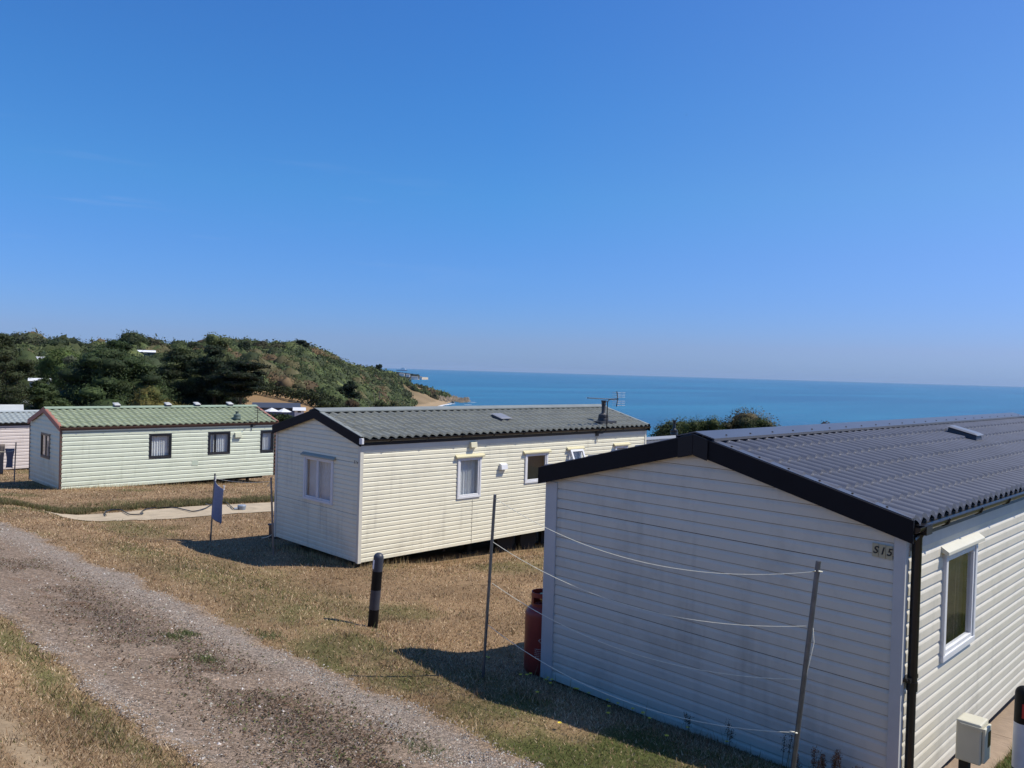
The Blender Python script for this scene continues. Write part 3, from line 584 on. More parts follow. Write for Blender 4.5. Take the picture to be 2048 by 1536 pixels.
hedge('hedge', 'long dark hedge along the far edge of the brown field', [(470, 190), (530, 196), (600, 178), (650, 165), (690, 150)], 2.6, 1.6, (.045, .055, .02), 5200)
hedge('hedge', 'clipped dark hedge between the lodge and the cream home', [(548, 78), (590, 74), (640, 70)], 2.0, 1.0, (.03, .045, .014), 5200)

# ------------------------------------------------------------------ distant headland with houses, ship
def far_headland():
    mb = MB(); n = 26; us = np.linspace(740, 856, n); rows = []
    for u in us:
        t = (u-740)/116; h = 17*(1-t)**.7*(.8+.3*float(vnoise(u/9, 0, 3))) if t < .8 else 2.2*(1-(t-.8)/.2)+.6
        ring = []
        for r, f in ((2380, 0), (2420, .12 if t > .6 else .35), (2520, .85), (2700, 1), (3000, .6), (3200, 0)):
            x, y = polar(u, r); ring.append(mb.vert((x, y, -30.5+(h+.6)*f)))
        rows.append(ring)
    for a in range(n-1):
        for b in range(5): mb.face((rows[a][b], rows[a+1][b], rows[a+1][b+1], rows[a][b+1])); mb.m[-1] = 1 if us[a] > 826 else 0
    hm = mat('far_wood', (.07, .085, .06), .95, col2=(.12, .11, .08), scale=.02); sm = mat('far_sand', (.50, .42, .30), .95, noise=.2, scale=.05)
    setp(mb.build('far_headland', [hm, sm], None, True), 'second low headland with a pale sand spit far beyond the beach', 'headland', kind='structure')
    wm = mat('far_white_wall', (.72, .72, .70), .8, noise=.1, scale=.2); rm = mat('far_slate_roof', (.16, .17, .19), .8, noise=.2, scale=.2)
    for k, (u, w, r, z0, lb) in enumerate(((803, 10, 2440, -20.0, 'leftmost tiny white house on the distant headland'), (815, 8, 2440, -22, 'tiny white house second from the left on the distant headland'), (829, 13, 2415, -28.5, 'wide white house low by the distant sand spit'), (841, 5, 2415, -29.0, 'tiny white hut nearest the tip of the distant sand spit'))):
        x, y = polar(u, r); s = w/FPX*r; t = empty('far_house', (x, y, z0), lb, 'house', 'houses on the distant headland'); c = CR[:2]; f = CF[:2]
        def T(a, b, z, x=x, y=y): return (x+c[0]*a+f[0]*b, y+c[1]*a+f[1]*b, z)
        m1 = MB(); m1.box(-s/2, s/2, 0, 9, z0-2, z0+5, T); m1.build('wall', wm, t)
        m2 = MB(); m2.hexa([T(-s/2-.5, -.5, z0+5), T(s/2+.5, -.5, z0+5), T(s/2+.5, 9.5, z0+5), T(-s/2-.5, 9.5, z0+5), T(-s/2, 4.2, z0+8.5), T(s/2, 4.2, z0+8.5), T(s/2, 4.8, z0+8.5), T(-s/2, 4.8, z0+8.5)]); m2.build('roof', rm, t)
    P = []; 
    for _ in range(2600):
        u = rng.uniform(745, 838); r = rng.uniform(2460, 2700); x, y = polar(u, r); t = (u-740)/116; P.append((x, y, -30+17*(1-t)**.7*min(1, (r-2380)/200)+rng.uniform(0, 7)))
    setp(rand_quads(np.array(P), np.full(len(P), 3.6), np.array([.05, .065, .045])*rng.uniform(.6, 1.4, size=(len(P), 1)), 'far_woodland', LEAF), 'hazy trees on the distant headland', 'woodland', kind='stuff')
far_headland()
def ship():
    x, y = polar(804, 9000); t = empty('ship', (x, y, -30), 'white ship on the horizon beyond the headland', 'ship'); c = CR[:2]; f = CF[:2]
    def T(a, b, z): return (x+c[0]*a+f[0]*b, y+c[1]*a+f[1]*b, z)
    hm = mat('ship_hull', (.25, .30, .38), .6); wm = mat('ship_white', (.9, .9, .9), .5)
    m1 = MB(); m1.hexa([T(-62, -8, -31), T(50, -8, -31), T(50, 8, -31), T(-62, 8, -31), T(-68, -9, -20), T(56, -9, -20), T(56, 9, -20), T(-68, 9, -20)]); m1.build('hull', hm, t)
    m2 = MB(); m2.hexa([T(-30, -8, -20), T(42, -8, -20), T(42, 8, -20), T(-30, 8, -20), T(-14, -7, -3), T(30, -7, -3), T(30, 7, -3), T(-14, 7, -3)]); m2.box(-4, 18, -6, 6, -3, 6, T); m2.build('superstructure', wm, t)
    m3 = MB(); m3.tube([T(6, 0, 6), T(6, 0, 14)], 1.6, 6); m3.build('mast', wm, t)
ship()
def shore_rocks():
    g = random.Random(4); rm = mat('shore_rock', (.27, .215, .15), .95, noise=.4, scale=.5); V = []; F = []
    for _ in range(170):
        u = g.uniform(876, 938); v = 796+g.random()*9-(u-900)*.02; d = ray(u, v); r = (-29.5-CH)/d[2]*math.hypot(d[0], d[1]); r = min(r, 960)
        x, y = polar(u, r); z = max(-30, float(Zf(np.array([x]), np.array([y]))[0])); s = g.uniform(1, 3.2); i = len(V)
        V += [(x+s*g.uniform(.6, 1.2), y, z), (x, y+s*g.uniform(.6, 1.2), z), (x-s*g.uniform(.6, 1.2), y, z), (x, y-s, z), (x+g.uniform(-.3, .3)*s, y, z+s*g.uniform(.5, 1)), (x, y, z-s)]
        F += [(i, i+1, i+4), (i+1, i+2, i+4), (i+2, i+3, i+4), (i+3, i, i+4), (i+1, i, i+5), (i+2, i+1, i+5), (i+3, i+2, i+5), (i, i+3, i+5)]
    setp(bigmesh('shore_rocks', V, F, rm), 'tumbled rocks and boulders at the headland point', 'rocks', kind='stuff')
shore_rocks()

# ------------------------------------------------------------------ static homes
def siding(mb, T, zr, lo, hi, holes, pitch=.103, d=.012, joints=(8, 17)):
    "shiplap boards; T(a, out, z); lo/hi give the wall's ends at a height"
    prof = [(0, 1), (.60, 1), (.72, .74), (.83, .32), (.90, .08), (1, 0)]
    z0, z1 = zr; nb = int(math.ceil((z1-z0)/pitch))
    for k in range(nb):
        zb = z0+k*pitch
        P = [(zb+f*pitch, d*o) for f, o in prof]
        segs = list(zip(P[:-1], P[1:]))
        for (za, oa), (zc, oc) in segs:
            if za >= z1: break
            zc = min(zc, z1); zm = (za+zc)/2; iv = [(lo(zm), hi(zm))]
            if iv[0][1]-iv[0][0] < .01: continue
            la, lc, ha, hc = lo(za), lo(zc), hi(za), hi(zc)
            cuts = sorted([(h[0], h[1]) for h in holes if h[2] < zm < h[3]])
            parts = []; cur = None; start = (la, lc)
            for c0, c1 in cuts: parts.append((start, (c0, c0))); start = (c1, c1)
            parts.append((start, (ha, hc)))
            mb.cur = 0
            for (sa, sc), (ea, ec) in parts:
                if max(ea-sa, ec-sc) > 0: mb.quad(T(sa, oa, za), T(ea, oa, za), T(ec, oc, zc), T(sc, oc, zc))
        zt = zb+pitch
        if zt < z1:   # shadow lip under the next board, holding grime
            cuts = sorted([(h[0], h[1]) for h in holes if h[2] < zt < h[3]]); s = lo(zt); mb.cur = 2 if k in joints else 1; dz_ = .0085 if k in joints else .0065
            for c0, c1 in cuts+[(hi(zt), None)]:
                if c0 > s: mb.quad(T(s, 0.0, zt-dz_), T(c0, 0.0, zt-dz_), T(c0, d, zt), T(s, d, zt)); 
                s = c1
    mb.cur = 0
def window(home, T, a0, a1, z0, z1, fm, hood=None, bars=(), curtain='net', tilt=False, proud=.035, fw=.05, sub=None):
    mb = MB(); 
    for q in ((a0, a1, z0, z0+fw), (a0, a1, z1-fw, z1), (a0, a0+fw, z0+fw, z1-fw), (a1-fw, a1, z0+fw, z1-fw)): mb.box(q[0], q[1], -.03, proud, q[2], q[3], T)
    w = mb.build('window', fm, home, bevel=.006)
    if tilt:
        sash = MB(); ang = R_(24); h = z1-z0-.04
        def TT(a, o, s): return T(a, proud+.012+s*math.sin(ang)+o*math.cos(ang), z1-.02-s*math.cos(ang)+o*math.sin(ang))
        for q in ((a0+.01, a1-.01, 0, .05), (a0+.01, a1-.01, h-.05, h), (a0+.01, a0+.06, .05, h-.05), (a1-.06, a1-.01, .05, h-.05)): sash.box(q[0], q[1], 0, .03, q[2], q[3], TT)
        so = sash.build('opening_sash', fm, w); p = MB(); p.quad(TT(a0+.05, .015, .04), TT(a1-.05, .015, .04), TT(a1-.05, .015, h-.04), TT(a0+.05, .015, h-.04)); p.build('pane', GLASS, w)
    else:
        i = MB(); g = fw*.6
        xs = [a0+fw]+[b for b in bars]+[a1-fw]
        for s0, s1 in zip(xs[:-1], xs[1:]):
            s0 += .004; s1 -= .004; za, zb = z0+fw+.002, z1-fw-.002
            for q in ((s0, s1, za, za+g), (s0, s1, zb-g, zb), (s0, s0+g, za+g, zb-g), (s1-g, s1, za+g, zb-g)): i.box(q[0], q[1], -.02, proud-.012, q[2], q[3], T)
        i.build('sash', sub or fm, w, bevel=.004)
        p = MB(); p.quad(T(a0+fw, .004, z0+fw), T(a1-fw, .004, z0+fw), T(a1-fw, .004, z1-fw), T(a0+fw, .004, z1-fw)); p.build('pane', GLASS, w)
    c = MB(); N = 60; A0, A1 = a0-.02, a1+.02
    if curtain == 'blind':
        k = 0; z = z0+.02
        while z < z1: c.hexa([T(A0, -.10, z), T(A1, -.10, z), T(A1, -.075, z+.012), T(A0, -.075, z+.012), T(A0, -.10, z+.003), T(A1, -.10, z+.003), T(A1, -.075, z+.015), T(A0, -.075, z+.015)]); z += .024
        c.quad(T(A0, -.13, z0), T(A1, -.13, z0), T(A1, -.13, z1), T(A0, -.13, z1)); c.build('blind', M_blind, w)
    else:
        col = M_curtain if curtain in ('net', 'netgap', 'netcol') else M_drape
        prev = None
        aa0 = A0+(.12 if curtain == 'netgap' else 0); 
        for k in range(N+1):
            f = k/N; a = aa0+(A1-aa0)*f; o = -.085+.016*math.sin(f*2*math.pi*11+1.7*math.sin(f*9))+.006*math.sin(f*57)
            cur = (T(a, o, z0-.02), T(a, o*.9-.004, z1+.02))
            if prev: c.quad(prev[0], cur[0], cur[1], prev[1])
            prev = cur
        c.build('curtain', col, w, True)
        b = MB(); b.quad(T(A0, -.30, z0-.05), T(A1, -.30, z0-.05), T(A1, -.30, z1+.05), T(A0, -.30, z1+.05)); b.build('dark_room_sheet', M_dark, w)  # flat dark sheet, its colour standing in for the room's darkness
    if hood:
        h = MB(); o1 = proud+.035
        h.hexa([T(a0-.07, 0.010, z1+.002), T(a1+.07, .010, z1+.002), T(a1+.07, o1, z1-.018), T(a0-.07, o1, z1-.018), T(a0-.07, .010, z1+.055), T(a1+.07, .010, z1+.055), T(a1+.07, o1, z1+.012), T(a0-.07, o1, z1+.012)])
        h.build('window_hood', hood, w, bevel=.004)
    return w
def pantile(u): return math.sin(u)+.28*math.sin(2*u+.5)
def roof(home, x0, x1, yc, half, zr, rk, rows, pitch, amp, step, m_tile, capw=.2, sub=8, mats=None):
    N = int((x1-x0)/pitch*sub); U = np.linspace(x0, x1, N+1); ph = (U-x0)/pitch*2*math.pi
    W_ = amp*(np.sin(ph)+.28*np.sin(2*ph+.5)); V = []; F = []; base = 0
    for s in (-1, 1):
        for k in range(rows):
            d0 = capw*.6+(half-capw*.6)*k/rows; d1 = capw*.6+(half-capw*.6)*(k+1)/rows
            strips = [(d0-.03, -.004), (d0*.5+d1*.5, step*.45), (d1-.012, step*.95), (d1, step)]
            ring = [np.stack([U, np.full(N+1, yc+s*d), zr-rk*d+o+W_], 1) for d, o in strips]
            ring.append(np.stack([U, np.full(N+1, yc+s*(d1-.002)), zr-rk*d1-.012+W_], 1))
            # crisp nose: duplicate the lower edge
            blocks = [ring[:4], [ring[3].copy(), ring[4]]]
            for bl in blocks:
                for q in bl: V.append(q)
                m = len(bl)
                for q in range(m-1):
                    i = np.arange(N)+base+q*(N+1); F.append(np.stack([i, i+1, i+1+(N+1), i+(N+1)], 1))
                base += m*(N+1)
    V = np.concatenate(V); F = np.concatenate(F); o = bigmesh('roof', V, F, m_tile, None, home, True); return o
def home(spec):
    S = dict(gap=True, detail=True); S.update(spec); x0, y0, z0 = S['pos']; W, L, he, hr = S['W'], S['L'], S['he'], S['hr']
    H = empty('static_home', (x0, y0, z0), S['label'], 'static home', S.get('group')); rk = (hr-he)/(W/2); yc = y0+W/2; x1 = x0+L; y1 = y0+W
    ovx = .06; oe = S.get('oe', .10); fh = .165
    Ts = lambda a, o, z: (a, y0-o, z); Tg = lambda a, o, z: (x0-o, a, z); Tb = lambda a, o, z: (a, y1+o, z); Te = lambda a, o, z: (x1+o, a, z)
    wm = S['wall']; dm = S['groove']
    glo = lambda z: y0+(0 if z <= z0+he else (z-z0-he)/rk); ghi = lambda z: y1-(0 if z <= z0+he else (z-z0-he)/rk)
    mb = MB(); sw = S.get('side_windows', []); gw = S.get('gable_windows', [])
    ins = .018
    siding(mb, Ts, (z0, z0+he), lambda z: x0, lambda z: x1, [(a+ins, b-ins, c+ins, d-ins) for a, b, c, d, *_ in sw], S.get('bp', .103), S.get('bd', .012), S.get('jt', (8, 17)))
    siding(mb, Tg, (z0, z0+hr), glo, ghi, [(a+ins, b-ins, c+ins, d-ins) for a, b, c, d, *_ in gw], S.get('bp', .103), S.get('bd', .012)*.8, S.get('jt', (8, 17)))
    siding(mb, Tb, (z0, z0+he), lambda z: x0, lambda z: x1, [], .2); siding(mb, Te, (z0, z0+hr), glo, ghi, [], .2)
    mb.cur = 1; mb.quad((x0, y0, z0+.01), (x1, y0, z0+.01), (x1, y1, z0+.01), (x0, y1, z0+.01))
    mb.build('wall', [wm, dm, mat('dark_panel_joint', (.13, .115, .095), .9, noise=.6, scale=5)], H)  # third slot is the darker tone of the panel joints
    # trims
    tw = S.get('trim_w', .06); twl = S.get('trim_l', tw); q = .024; tr = S['trim']; zt_ = z0+he-.01
    for bxs in (((x0-q, x0+.03, y0-q, y0+tw), (x0+.03, x0+.05, y0-q+.002, y0-.001)), ((x0-q, x0+.03, y1-twl, y1+q),), ((x1-tw, x1+q, y0-q, y0+.03),), ((x1-.03, x1+q, y1-tw, y1+q),)):
        t = MB()
        for bx_ in bxs: t.box(*bx_, z0-.012, zt_)
        t.build('corner_trim', tr, H)
    # soffit / eave band
    so = MB(); so.box(x0+tw, x1-tw, y0-.020, y0-.002, z0+he-.13, z0+he+.03); so.box(x0+tw, x1-tw, y1+.002, y1+.020, z0+he-.10, z0+he+.03)
    so.build('eave_board', S.get('eave', tr), H)
    # roof
    zr = z0+hr+.135; half = W/2+.07; rz = S.get('rrk', rk)
    roof(H, x0-ovx+.05, x1+ovx-.05, yc, half, zr, rk, S.get('rows', 5), S.get('pitch', .18), S.get('amp', .017), .026, S['tile'])
    deck = MB()   # flat underside closing the roof
    for s in (-1, 1):
        a = yc; b = yc+s*(half-.02)
        deck.hexa([(x0-.02, a, zr-.06), (x1+.02, a, zr-.06), (x1+.02, b, zr-.06-rk*(half-.02)), (x0-.02, b, zr-.06-rk*(half-.02)), (x0-.02, a, zr-.045), (x1+.02, a, zr-.045), (x1+.02, b, zr-.045-rk*(half-.02)), (x0-.02, b, zr-.045-rk*(half-.02))])
    deck.build('roof_deck', M_dark, H)
    cap = MB(); cw = .20
    for s in (-1, 1):
        cap.hexa([(x0-ovx, yc, zr+.040), (x1+ovx, yc, zr+.040), (x1+ovx, yc+s*cw, zr+.044-rk*cw), (x0-ovx, yc+s*cw, zr+.044-rk*cw), (x0-ovx, yc, zr+.052), (x1+ovx, yc, zr+.052), (x1+ovx, yc+s*cw, zr+.054-rk*cw), (x0-ovx, yc+s*cw, zr+.054-rk*cw)])
        cap.box(x0-ovx, x1+ovx, yc+s*cw-.004, yc+s*cw+.004, zr+.030-rk*cw, zr+.054-rk*cw)
    cp = cap.build('ridge_cap', S['cap'], H)
    if S.get('screws'):
        spots = [(x0+.25+i*.45, yc-cw*.72, zr+.053-rk*cw*.72) for i in range(int(L/.45))]+[(x0-.01, yc-.35-i*.27, zr+.030-rk*(.35+i*.27)) for i in range(6)]
        sc = MB(); sc.lathe(spots[0], [(.010, 0), (.010, .006), (.004, .009)], 8); s0 = sc.build('screw', M_dark, cp)
        for sp_ in spots[1:]: s1 = s0.copy(); COL.objects.link(s1); s1.parent = cp; s1.location = Vector(sp_)-Vector(spots[0])
    for xa, xb in ((x0-ovx-.002, x0+.035), (x1-.035, x1+ovx+.002)):
        vg = MB()
        for s in (-1, 1):
            b = yc+s*half; a = yc+s*cw*.9
            vg.hexa([(xa, a, zr+.018-rk*cw*.9), (xb, a, zr+.018-rk*cw*.9), (xb, b, zr+.018-rk*half), (xa, b, zr+.018-rk*half), (xa, a, zr+.030-rk*cw*.9), (xb, a, zr+.030-rk*cw*.9), (xb, b, zr+.030-rk*half), (xa, b, zr+.030-rk*half)])
        vg.build('verge_trim', S.get('verge', S['cap']), H)
    for nm, xa, xb in (('bargeboard', x0-ovx-.022, x0-ovx+.001), ('bargeboard', x1+ovx-.001, x1+ovx+.022)):
        for s in (-1, 1):
            bb = MB(); b = yc+s*(half+.02); zt = zr+.022; e = rk*(half+.02)
            bb.hexa([(xa, yc, zt-fh-.01), (xb, yc, zt-fh-.01), (xb, b, zt-fh-.01-e), (xa, b, zt-fh-.01-e), (xa, yc, zt), (xb, yc, zt), (xb, b, zt-e), (xa, b, zt-e)]); bb.build(nm, S['fascia'], H)
    if S.get('apexcap'):
        ac = MB(); zt = zr+.03; xa = x0-ovx-.034
        for s in (-1, 1): ac.hexa([(xa, yc, zt-fh-.03), (xa+.012, yc, zt-fh-.03), (xa+.012, yc+s*.13, zt-fh-.03-rk*.13), (xa, yc+s*.16, zt-fh-.03-rk*.16), (xa, yc, zt), (xa+.012, yc, zt), (xa+.012, yc+s*.13, zt-rk*.13), (xa, yc+s*.16, zt-rk*.16)])
        ac.build('apex_cover', mat('apex_black', (.009, .010, .014), .5, spec=.3), H, bevel=.006)
    # gutter: half round channel
    zg = zr-rk*half-.035; yg = yc-half-.015
    g = MB(); n = 8; rr = .052; prof = [(yg+rr*math.cos(math.pi+math.pi*i/n), zg+rr*math.sin(math.pi+math.pi*i/n)) for i in range(n+1)]+[(yg+(rr-.006)*math.cos(2*math.pi-math.pi*i/n), zg+(rr-.006)*math.sin(2*math.pi-math.pi*i/n)) for i in range(n+1)]
    A = [g.vert((x0-ovx, p[0], p[1])) for p in prof]; B = [g.vert((x1+ovx, p[0], p[1])) for p in prof]; m_ = len(prof)
    for i in range(m_): g.face((A[i], A[(i+1) % m_], B[(i+1) % m_], B[i]))
    for X in (x0-ovx, x1+ovx): g.face([g.vert((X, yg+rr*math.cos(math.pi+math.pi*i/n), zg+rr*math.sin(math.pi+math.pi*i/n))) for i in range(n+1)])
    gu = g.build('gutter', S['gutter'], H, True)
    br = MB(); br.tube([(x0+.6, y0-.01, zg+.0), (x0+.6, yg+.04, zg-.05), (x0+.6, yg, zg-.062), (x0+.6, yg-.045, zg-.04), (x0+.6, yg-.060, zg+.005)], .009, 5); b0 = br.build('gutter_bracket', S['gutter'], gu); xx = x0+1.5
    while xx < x1:
        b1 = b0.copy(); COL.objects.link(b1); b1.parent = gu; b1.location = (xx-x0-.6, 0, 0); xx += .9
    fs = MB(); fs.box(x0-.03, x1+.03, y0-.034, y0-.0215, z0+he-.035, z0+he+.06); fs.build('eave_fascia', S['gutter'], H)
    # underframe
    ch = MB()
    for yy in (y0+.55, y1-.65): ch.box(x0+.25, x1-.25, yy, yy+.09, z0-.16, z0-.012)
    for i in range(6): xx = x0+.6+i*(L-1.2)/5; ch.box(xx, xx+.06, y0+.1, y1-.1, z0-.10, z0-.013)
    ch.build('chassis', M_dark, H)
    for i in range(4):
        for yy in (y0+.6, y1-.6):
            xx = x0+.9+i*(L-1.8)/3; zg_ = float(Zf(np.array([xx]), np.array([yy]))[0])
            if z0-.16-zg_ > .04: lg = MB(); lg.box(xx-.05, xx+.05, yy-.05, yy+.05, zg_-.02, z0-.16); lg.box(xx-.15, xx+.15, yy-.15, yy+.15, zg_-.02, zg_+.04); lg.build('support_leg', M_dark, H)
    for i in range(2):
        xx = x0+L*.5+(i-.5)*.75; zz = z0-.20
        for yy in (y0+.25, y1-.45):
            wh = MB(); wh.tube([(xx, yy, zz), (xx, yy+.18, zz)], .27, 20); wo_ = wh.build('wheel', M_rubber, H)
    for a, b, c, d, *o in sw: window(H, Ts, a, b, c, d, **o[0])
    for a, b, c, d, *o in gw: window(H, Tg, a, b, c, d, **o[0])
    S.update(H=H, zr=zr, rk=rk, yc=yc, half=half, zg=zg, yg=yg, Ts=Ts, Tg=Tg); return S
def wallmat(name, c, d=(.25, .22, .16), amt=.35):
    mt = mat(name, c, .42, noise=.07, scale=3, spec=.35, dirt=(d, 1.7, .5, amt), stretch=(.4, .4, 2)); nt = mt.node_tree; n = nt.nodes; L = nt.links; b = n['Principled BSDF']
    src = b.inputs['Base Color'].links[0].from_socket; tc = n.new('ShaderNodeTexCoord'); mp = n.new('ShaderNodeMapping'); mp.inputs['Scale'].default_value = (9, 9, .7); L.new(tc.outputs['Object'], mp.inputs[0])
    nz = n.new('ShaderNodeTexNoise'); nz.inputs['Scale'].default_value = 1; nz.inputs['Detail'].default_value = 6; L.new(mp.outputs[0], nz.inputs[0])
    big = n.new('ShaderNodeTexNoise'); big.inputs['Scale'].default_value = .9; L.new(tc.outputs['Object'], big.inputs[0])
    r1 = n.new('ShaderNodeMapRange'); r1.inputs[1].default_value = .5; r1.inputs[2].default_value = .8; L.new(nz.outputs[0], r1.inputs[0]); r2 = n.new('ShaderNodeMapRange'); r2.inputs[1].default_value = .42; r2.inputs[2].default_value = .7; r2.inputs[4].default_value = .55; L.new(big.outputs[0], r2.inputs[0])
    mu = n.new('ShaderNodeMath'); mu.operation = 'MULTIPLY'; L.new(r1.outputs[0], mu.inputs[0]); L.new(r2.outputs[0], mu.inputs[1])
    mx = n.new('ShaderNodeMix'); mx.data_type = 'RGBA'; L.new(mu.outputs[0], mx.inputs[0]); L.new(src, mx.inputs[6]); mx.inputs[7].default_value = (*[q*.95 for q in d], 1); L.new(mx.outputs[2], b.inputs['Base Color']); return mt
M_hood = mat('cream_hood', (.62, .57, .36), .5, noise=.1, scale=5)
M_dkframe = mat('anthracite_frame', (.016, .018, .024), .35)
# --- near home, dark charcoal roof
w15 = wallmat('off_white_cladding', (.73, .69, .58), (.42, .40, .34), .5)
tile15 = mat('charcoal_tile', (.128, .140, .178), .46, .1, noise=.22, scale=2.2, spec=.6, dirt=((.16, .17, .19), 6, .55, .4))
s15 = home(dict(pos=(6.52, 2.207, 0.0), bd=.013, W=3.66, L=10.8, he=2.129, hr=2.606, wall=w15, groove=mat('grime_in_grooves', (.30, .255, .19), .9, noise=.3, scale=10), trim=mat('grey_white_trim', (.58, .58, .56), .5, noise=.12, scale=4),
    trim_w=.062, trim_l=.135, tile=tile15, cap=mat('charcoal_cap', (.105, .11, .13), .35, .2, noise=.15, scale=3), fascia=M_black, gutter=M_blackpl, oe=.10, rows=6, pitch=.18, amp=.023, apexcap=True, screws=True,
    side_windows=[(7.43, 8.32, .94, 1.88, dict(fm=M_white, hood=mat('pale_hood', (.62, .61, .52), .5, noise=.1, scale=5), curtain='drape', fw=.055, proud=.04)), (11.5, 13.0, .9, 1.9, dict(fm=M_white, hood=MATS['pale_hood'], bars=(12.25,))), (14.8, 15.5, .9, 1.88, dict(fm=M_white, hood=MATS['pale_hood']))],
    label='off white static home with charcoal roof and black fascia, nearest the camera', group='static homes in a row along the track'))
# --- middle home
w14 = wallmat('cream_cladding', (.88, .84, .65), (.40, .38, .30), .3)
tile14 = mat('grey_green_tile', (.225, .235, .205), .55, noise=.28, scale=2.5, dirt=((.26, .255, .20), 4, .52, .5))
N0 = dict(fm=M_white, hood=M_hood)
s14 = home(dict(pos=(8.676, 12.497, -.335), bp=.088, bd=.013, jt=(9, 20), W=3.05, L=8.93, he=2.207, hr=2.657-.05, wall=w14, groove=mat('grooves_cream', (.40, .38, .31), .9), trim=mat('cream_trim', (.70, .68, .58), .5, noise=.08, scale=4), trim_w=.045,
    tile=tile14, cap=mat('grey_green_cap', (.25, .27, .25), .5, noise=.2, scale=3), fascia=M_black, gutter=M_blackpl, oe=.08, rows=5, pitch=.20, amp=.022,
    side_windows=[(11.05, 11.71, .625, 1.495, dict(N0, curtain='netcol')), (13.05, 13.80, .795, 1.48, dict(N0, curtain='blind')), (14.52, 15.0, 1.10, 1.495, dict(N0, tilt=True)), (16.30, 16.82, 1.05, 1.51, dict(N0))],
    gable_windows=[(13.37, 14.43, .61, 1.50, dict(fm=M_white, hood=mat('grey_hood', (.36, .38, .32), .6), bars=(13.93,), curtain='net'))],
    label='cream static home with grey green tiled roof, in the middle of the row', group='static homes in a row along the track'))
# --- green home
w3 = wallmat('pale_green_cladding', (.69, .745, .59), (.35, .40, .28), .3)
brown = mat('brown_trim', (.17, .10, .075), .6, noise=.2, scale=4); redb = mat('faded_red_fascia', (.40, .17, .12), .6, noise=.2, scale=4)
D0 = dict(fm=M_dkframe, fw=.06, sub=M_dkframe)
s13 = home(dict(pos=(8.98, 30.936, -1.336), bp=.158, bd=.024, jt=(), W=3.66, L=8.18, he=2.135, hr=2.713-.05, wall=w3, groove=mat('grooves_green', (.28, .32, .23), .9), trim=brown, trim_w=.07, eave=mat('grey_green_eave', (.30, .34, .27), .7),
    tile=mat('green_tile', (.28, .325, .205), .6, noise=.22, scale=1.6, dirt=((.34, .36, .26), 3, .5, .5)), cap=mat('green_cap', (.30, .38, .27), .6, noise=.15, scale=3), verge=redb, fascia=redb, gutter=brown, oe=.08, rows=5, pitch=.24, amp=.024,
    side_windows=[(11.98, 12.82, -.375, .56, dict(D0)), (14.25, 15.17, -.35, .545, dict(D0, bars=(14.55,))), (16.48, 17.08, -.365, .535, dict(D0))],
    gable_windows=[(32.08, 33.14, -.35, .56, dict(D0, bars=(32.6,)))],
    label='pale green static home with green tiled roof and dark window frames', group='static homes in a row along the track'))
# --- pinkish home at the left edge
w0 = wallmat('pale_pink_cladding', (.76, .68, .62), (.45, .38, .33), .3); tile0 = mat('pale_grey_tile', (.36, .40, .39), .6, noise=.2, scale=2)
s12 = home(dict(pos=(3.6, 44.0, -2.05), bp=.158, bd=.02, jt=(), W=3.05, L=10.2, he=2.10, hr=2.52, wall=w0, groove=mat('grooves_pink', (.40, .34, .30), .9), trim=mat('pink_trim', (.62, .55, .5), .6), tile=tile0, cap=mat('pale_grey_cap', (.42, .46, .45), .5), fascia=M_black,
    gutter=M_blackpl, rows=5, pitch=.24, amp=.022, side_windows=[(6.6, 7.5, -1.1, -.1, dict(fm=M_white))],
    label='pinkish static home with pale grey tiled roof, cut by the left edge', group='static homes in a row along the track'))
# --- roof of another home down the slope toward the sea
s4 = home(dict(pos=(21.6, 14.6, -1.62), W=3.05, L=9.0, he=2.15, hr=2.62, wall=mat('grey_cladding', (.5, .5, .47), .6), groove=mat('grooves_grey', (.3, .3, .28), .9), trim=mat('grey_trim', (.5, .5, .5), .6), tile=mat('slate_grey_tile', (.16, .17, .19), .5, noise=.2, scale=2), cap=mat('slate_grey_cap', (.26, .28, .31), .5),
    fascia=M_black, gutter=M_blackpl, rows=5, pitch=.2, amp=.018, label='grey roofed static home low down behind the black fascia, before the sea'))

# --- fittings that belong to a home
def text_mesh(parent, s, size, T, m, name='number', shear=.25):
    cu = bpy.data.curves.new('t', 'FONT'); cu.body = s; cu.size = size; cu.shear = shear; cu.extrude = .001; cu.offset = size*.02; cu.align_x = 'CENTER'; cu.align_y = 'CENTER'
    ob = bpy.data.objects.new('t', cu); COL.objects.link(ob); bpy.context.view_layer.update()
    me = bpy.data.meshes.new_from_object(ob.evaluated_get(bpy.context.evaluated_depsgraph_get())); me.name = name
    bpy.data.objects.remove(ob); bpy.data.curves.remove(cu); o0 = ORG[parent.name]
    for v in me.vertices: p = Vector(T(v.co.x, v.co.z, v.co.y))-o0; v.co = p
    me.materials.clear(); me.materials.append(m); o = bpy.data.objects.new(name, me); COL.objects.link(o); o.parent = parent; ORG[o.name] = o0; return o
M_ink = mat('black_lettering', (.012, .012, .012), .6); M_tileplate = mat('cream_number_tile', (.50, .44, .28), .6, noise=.1, scale=20)
def numbers(S, s, yc, zc, h, plate, step):
    H = S['H']; x = S['pos'][0]-.016
    for k, ch in enumerate(s):
        y = yc-(k-(len(s)-1)/2)*step; p = MB(); z_ = zc-.002*k
        p.box(x-.004, x, y-step*.46, y+step*.46, z_-h*.822, z_+h*.822); po = p.build('number_plate', plate, H)
        text_mesh(po, ch, h*1.25, lambda a, o, b, y=y, z_=z_: (x-.0055-o, y-a, z_+b), M_ink, 'number')
numbers(s15, 'S15', 2.358, 1.985, .064, M_tileplate, .052)
numbers(s14, 'S14', 12.615, 1.52, .062, w14, .050)
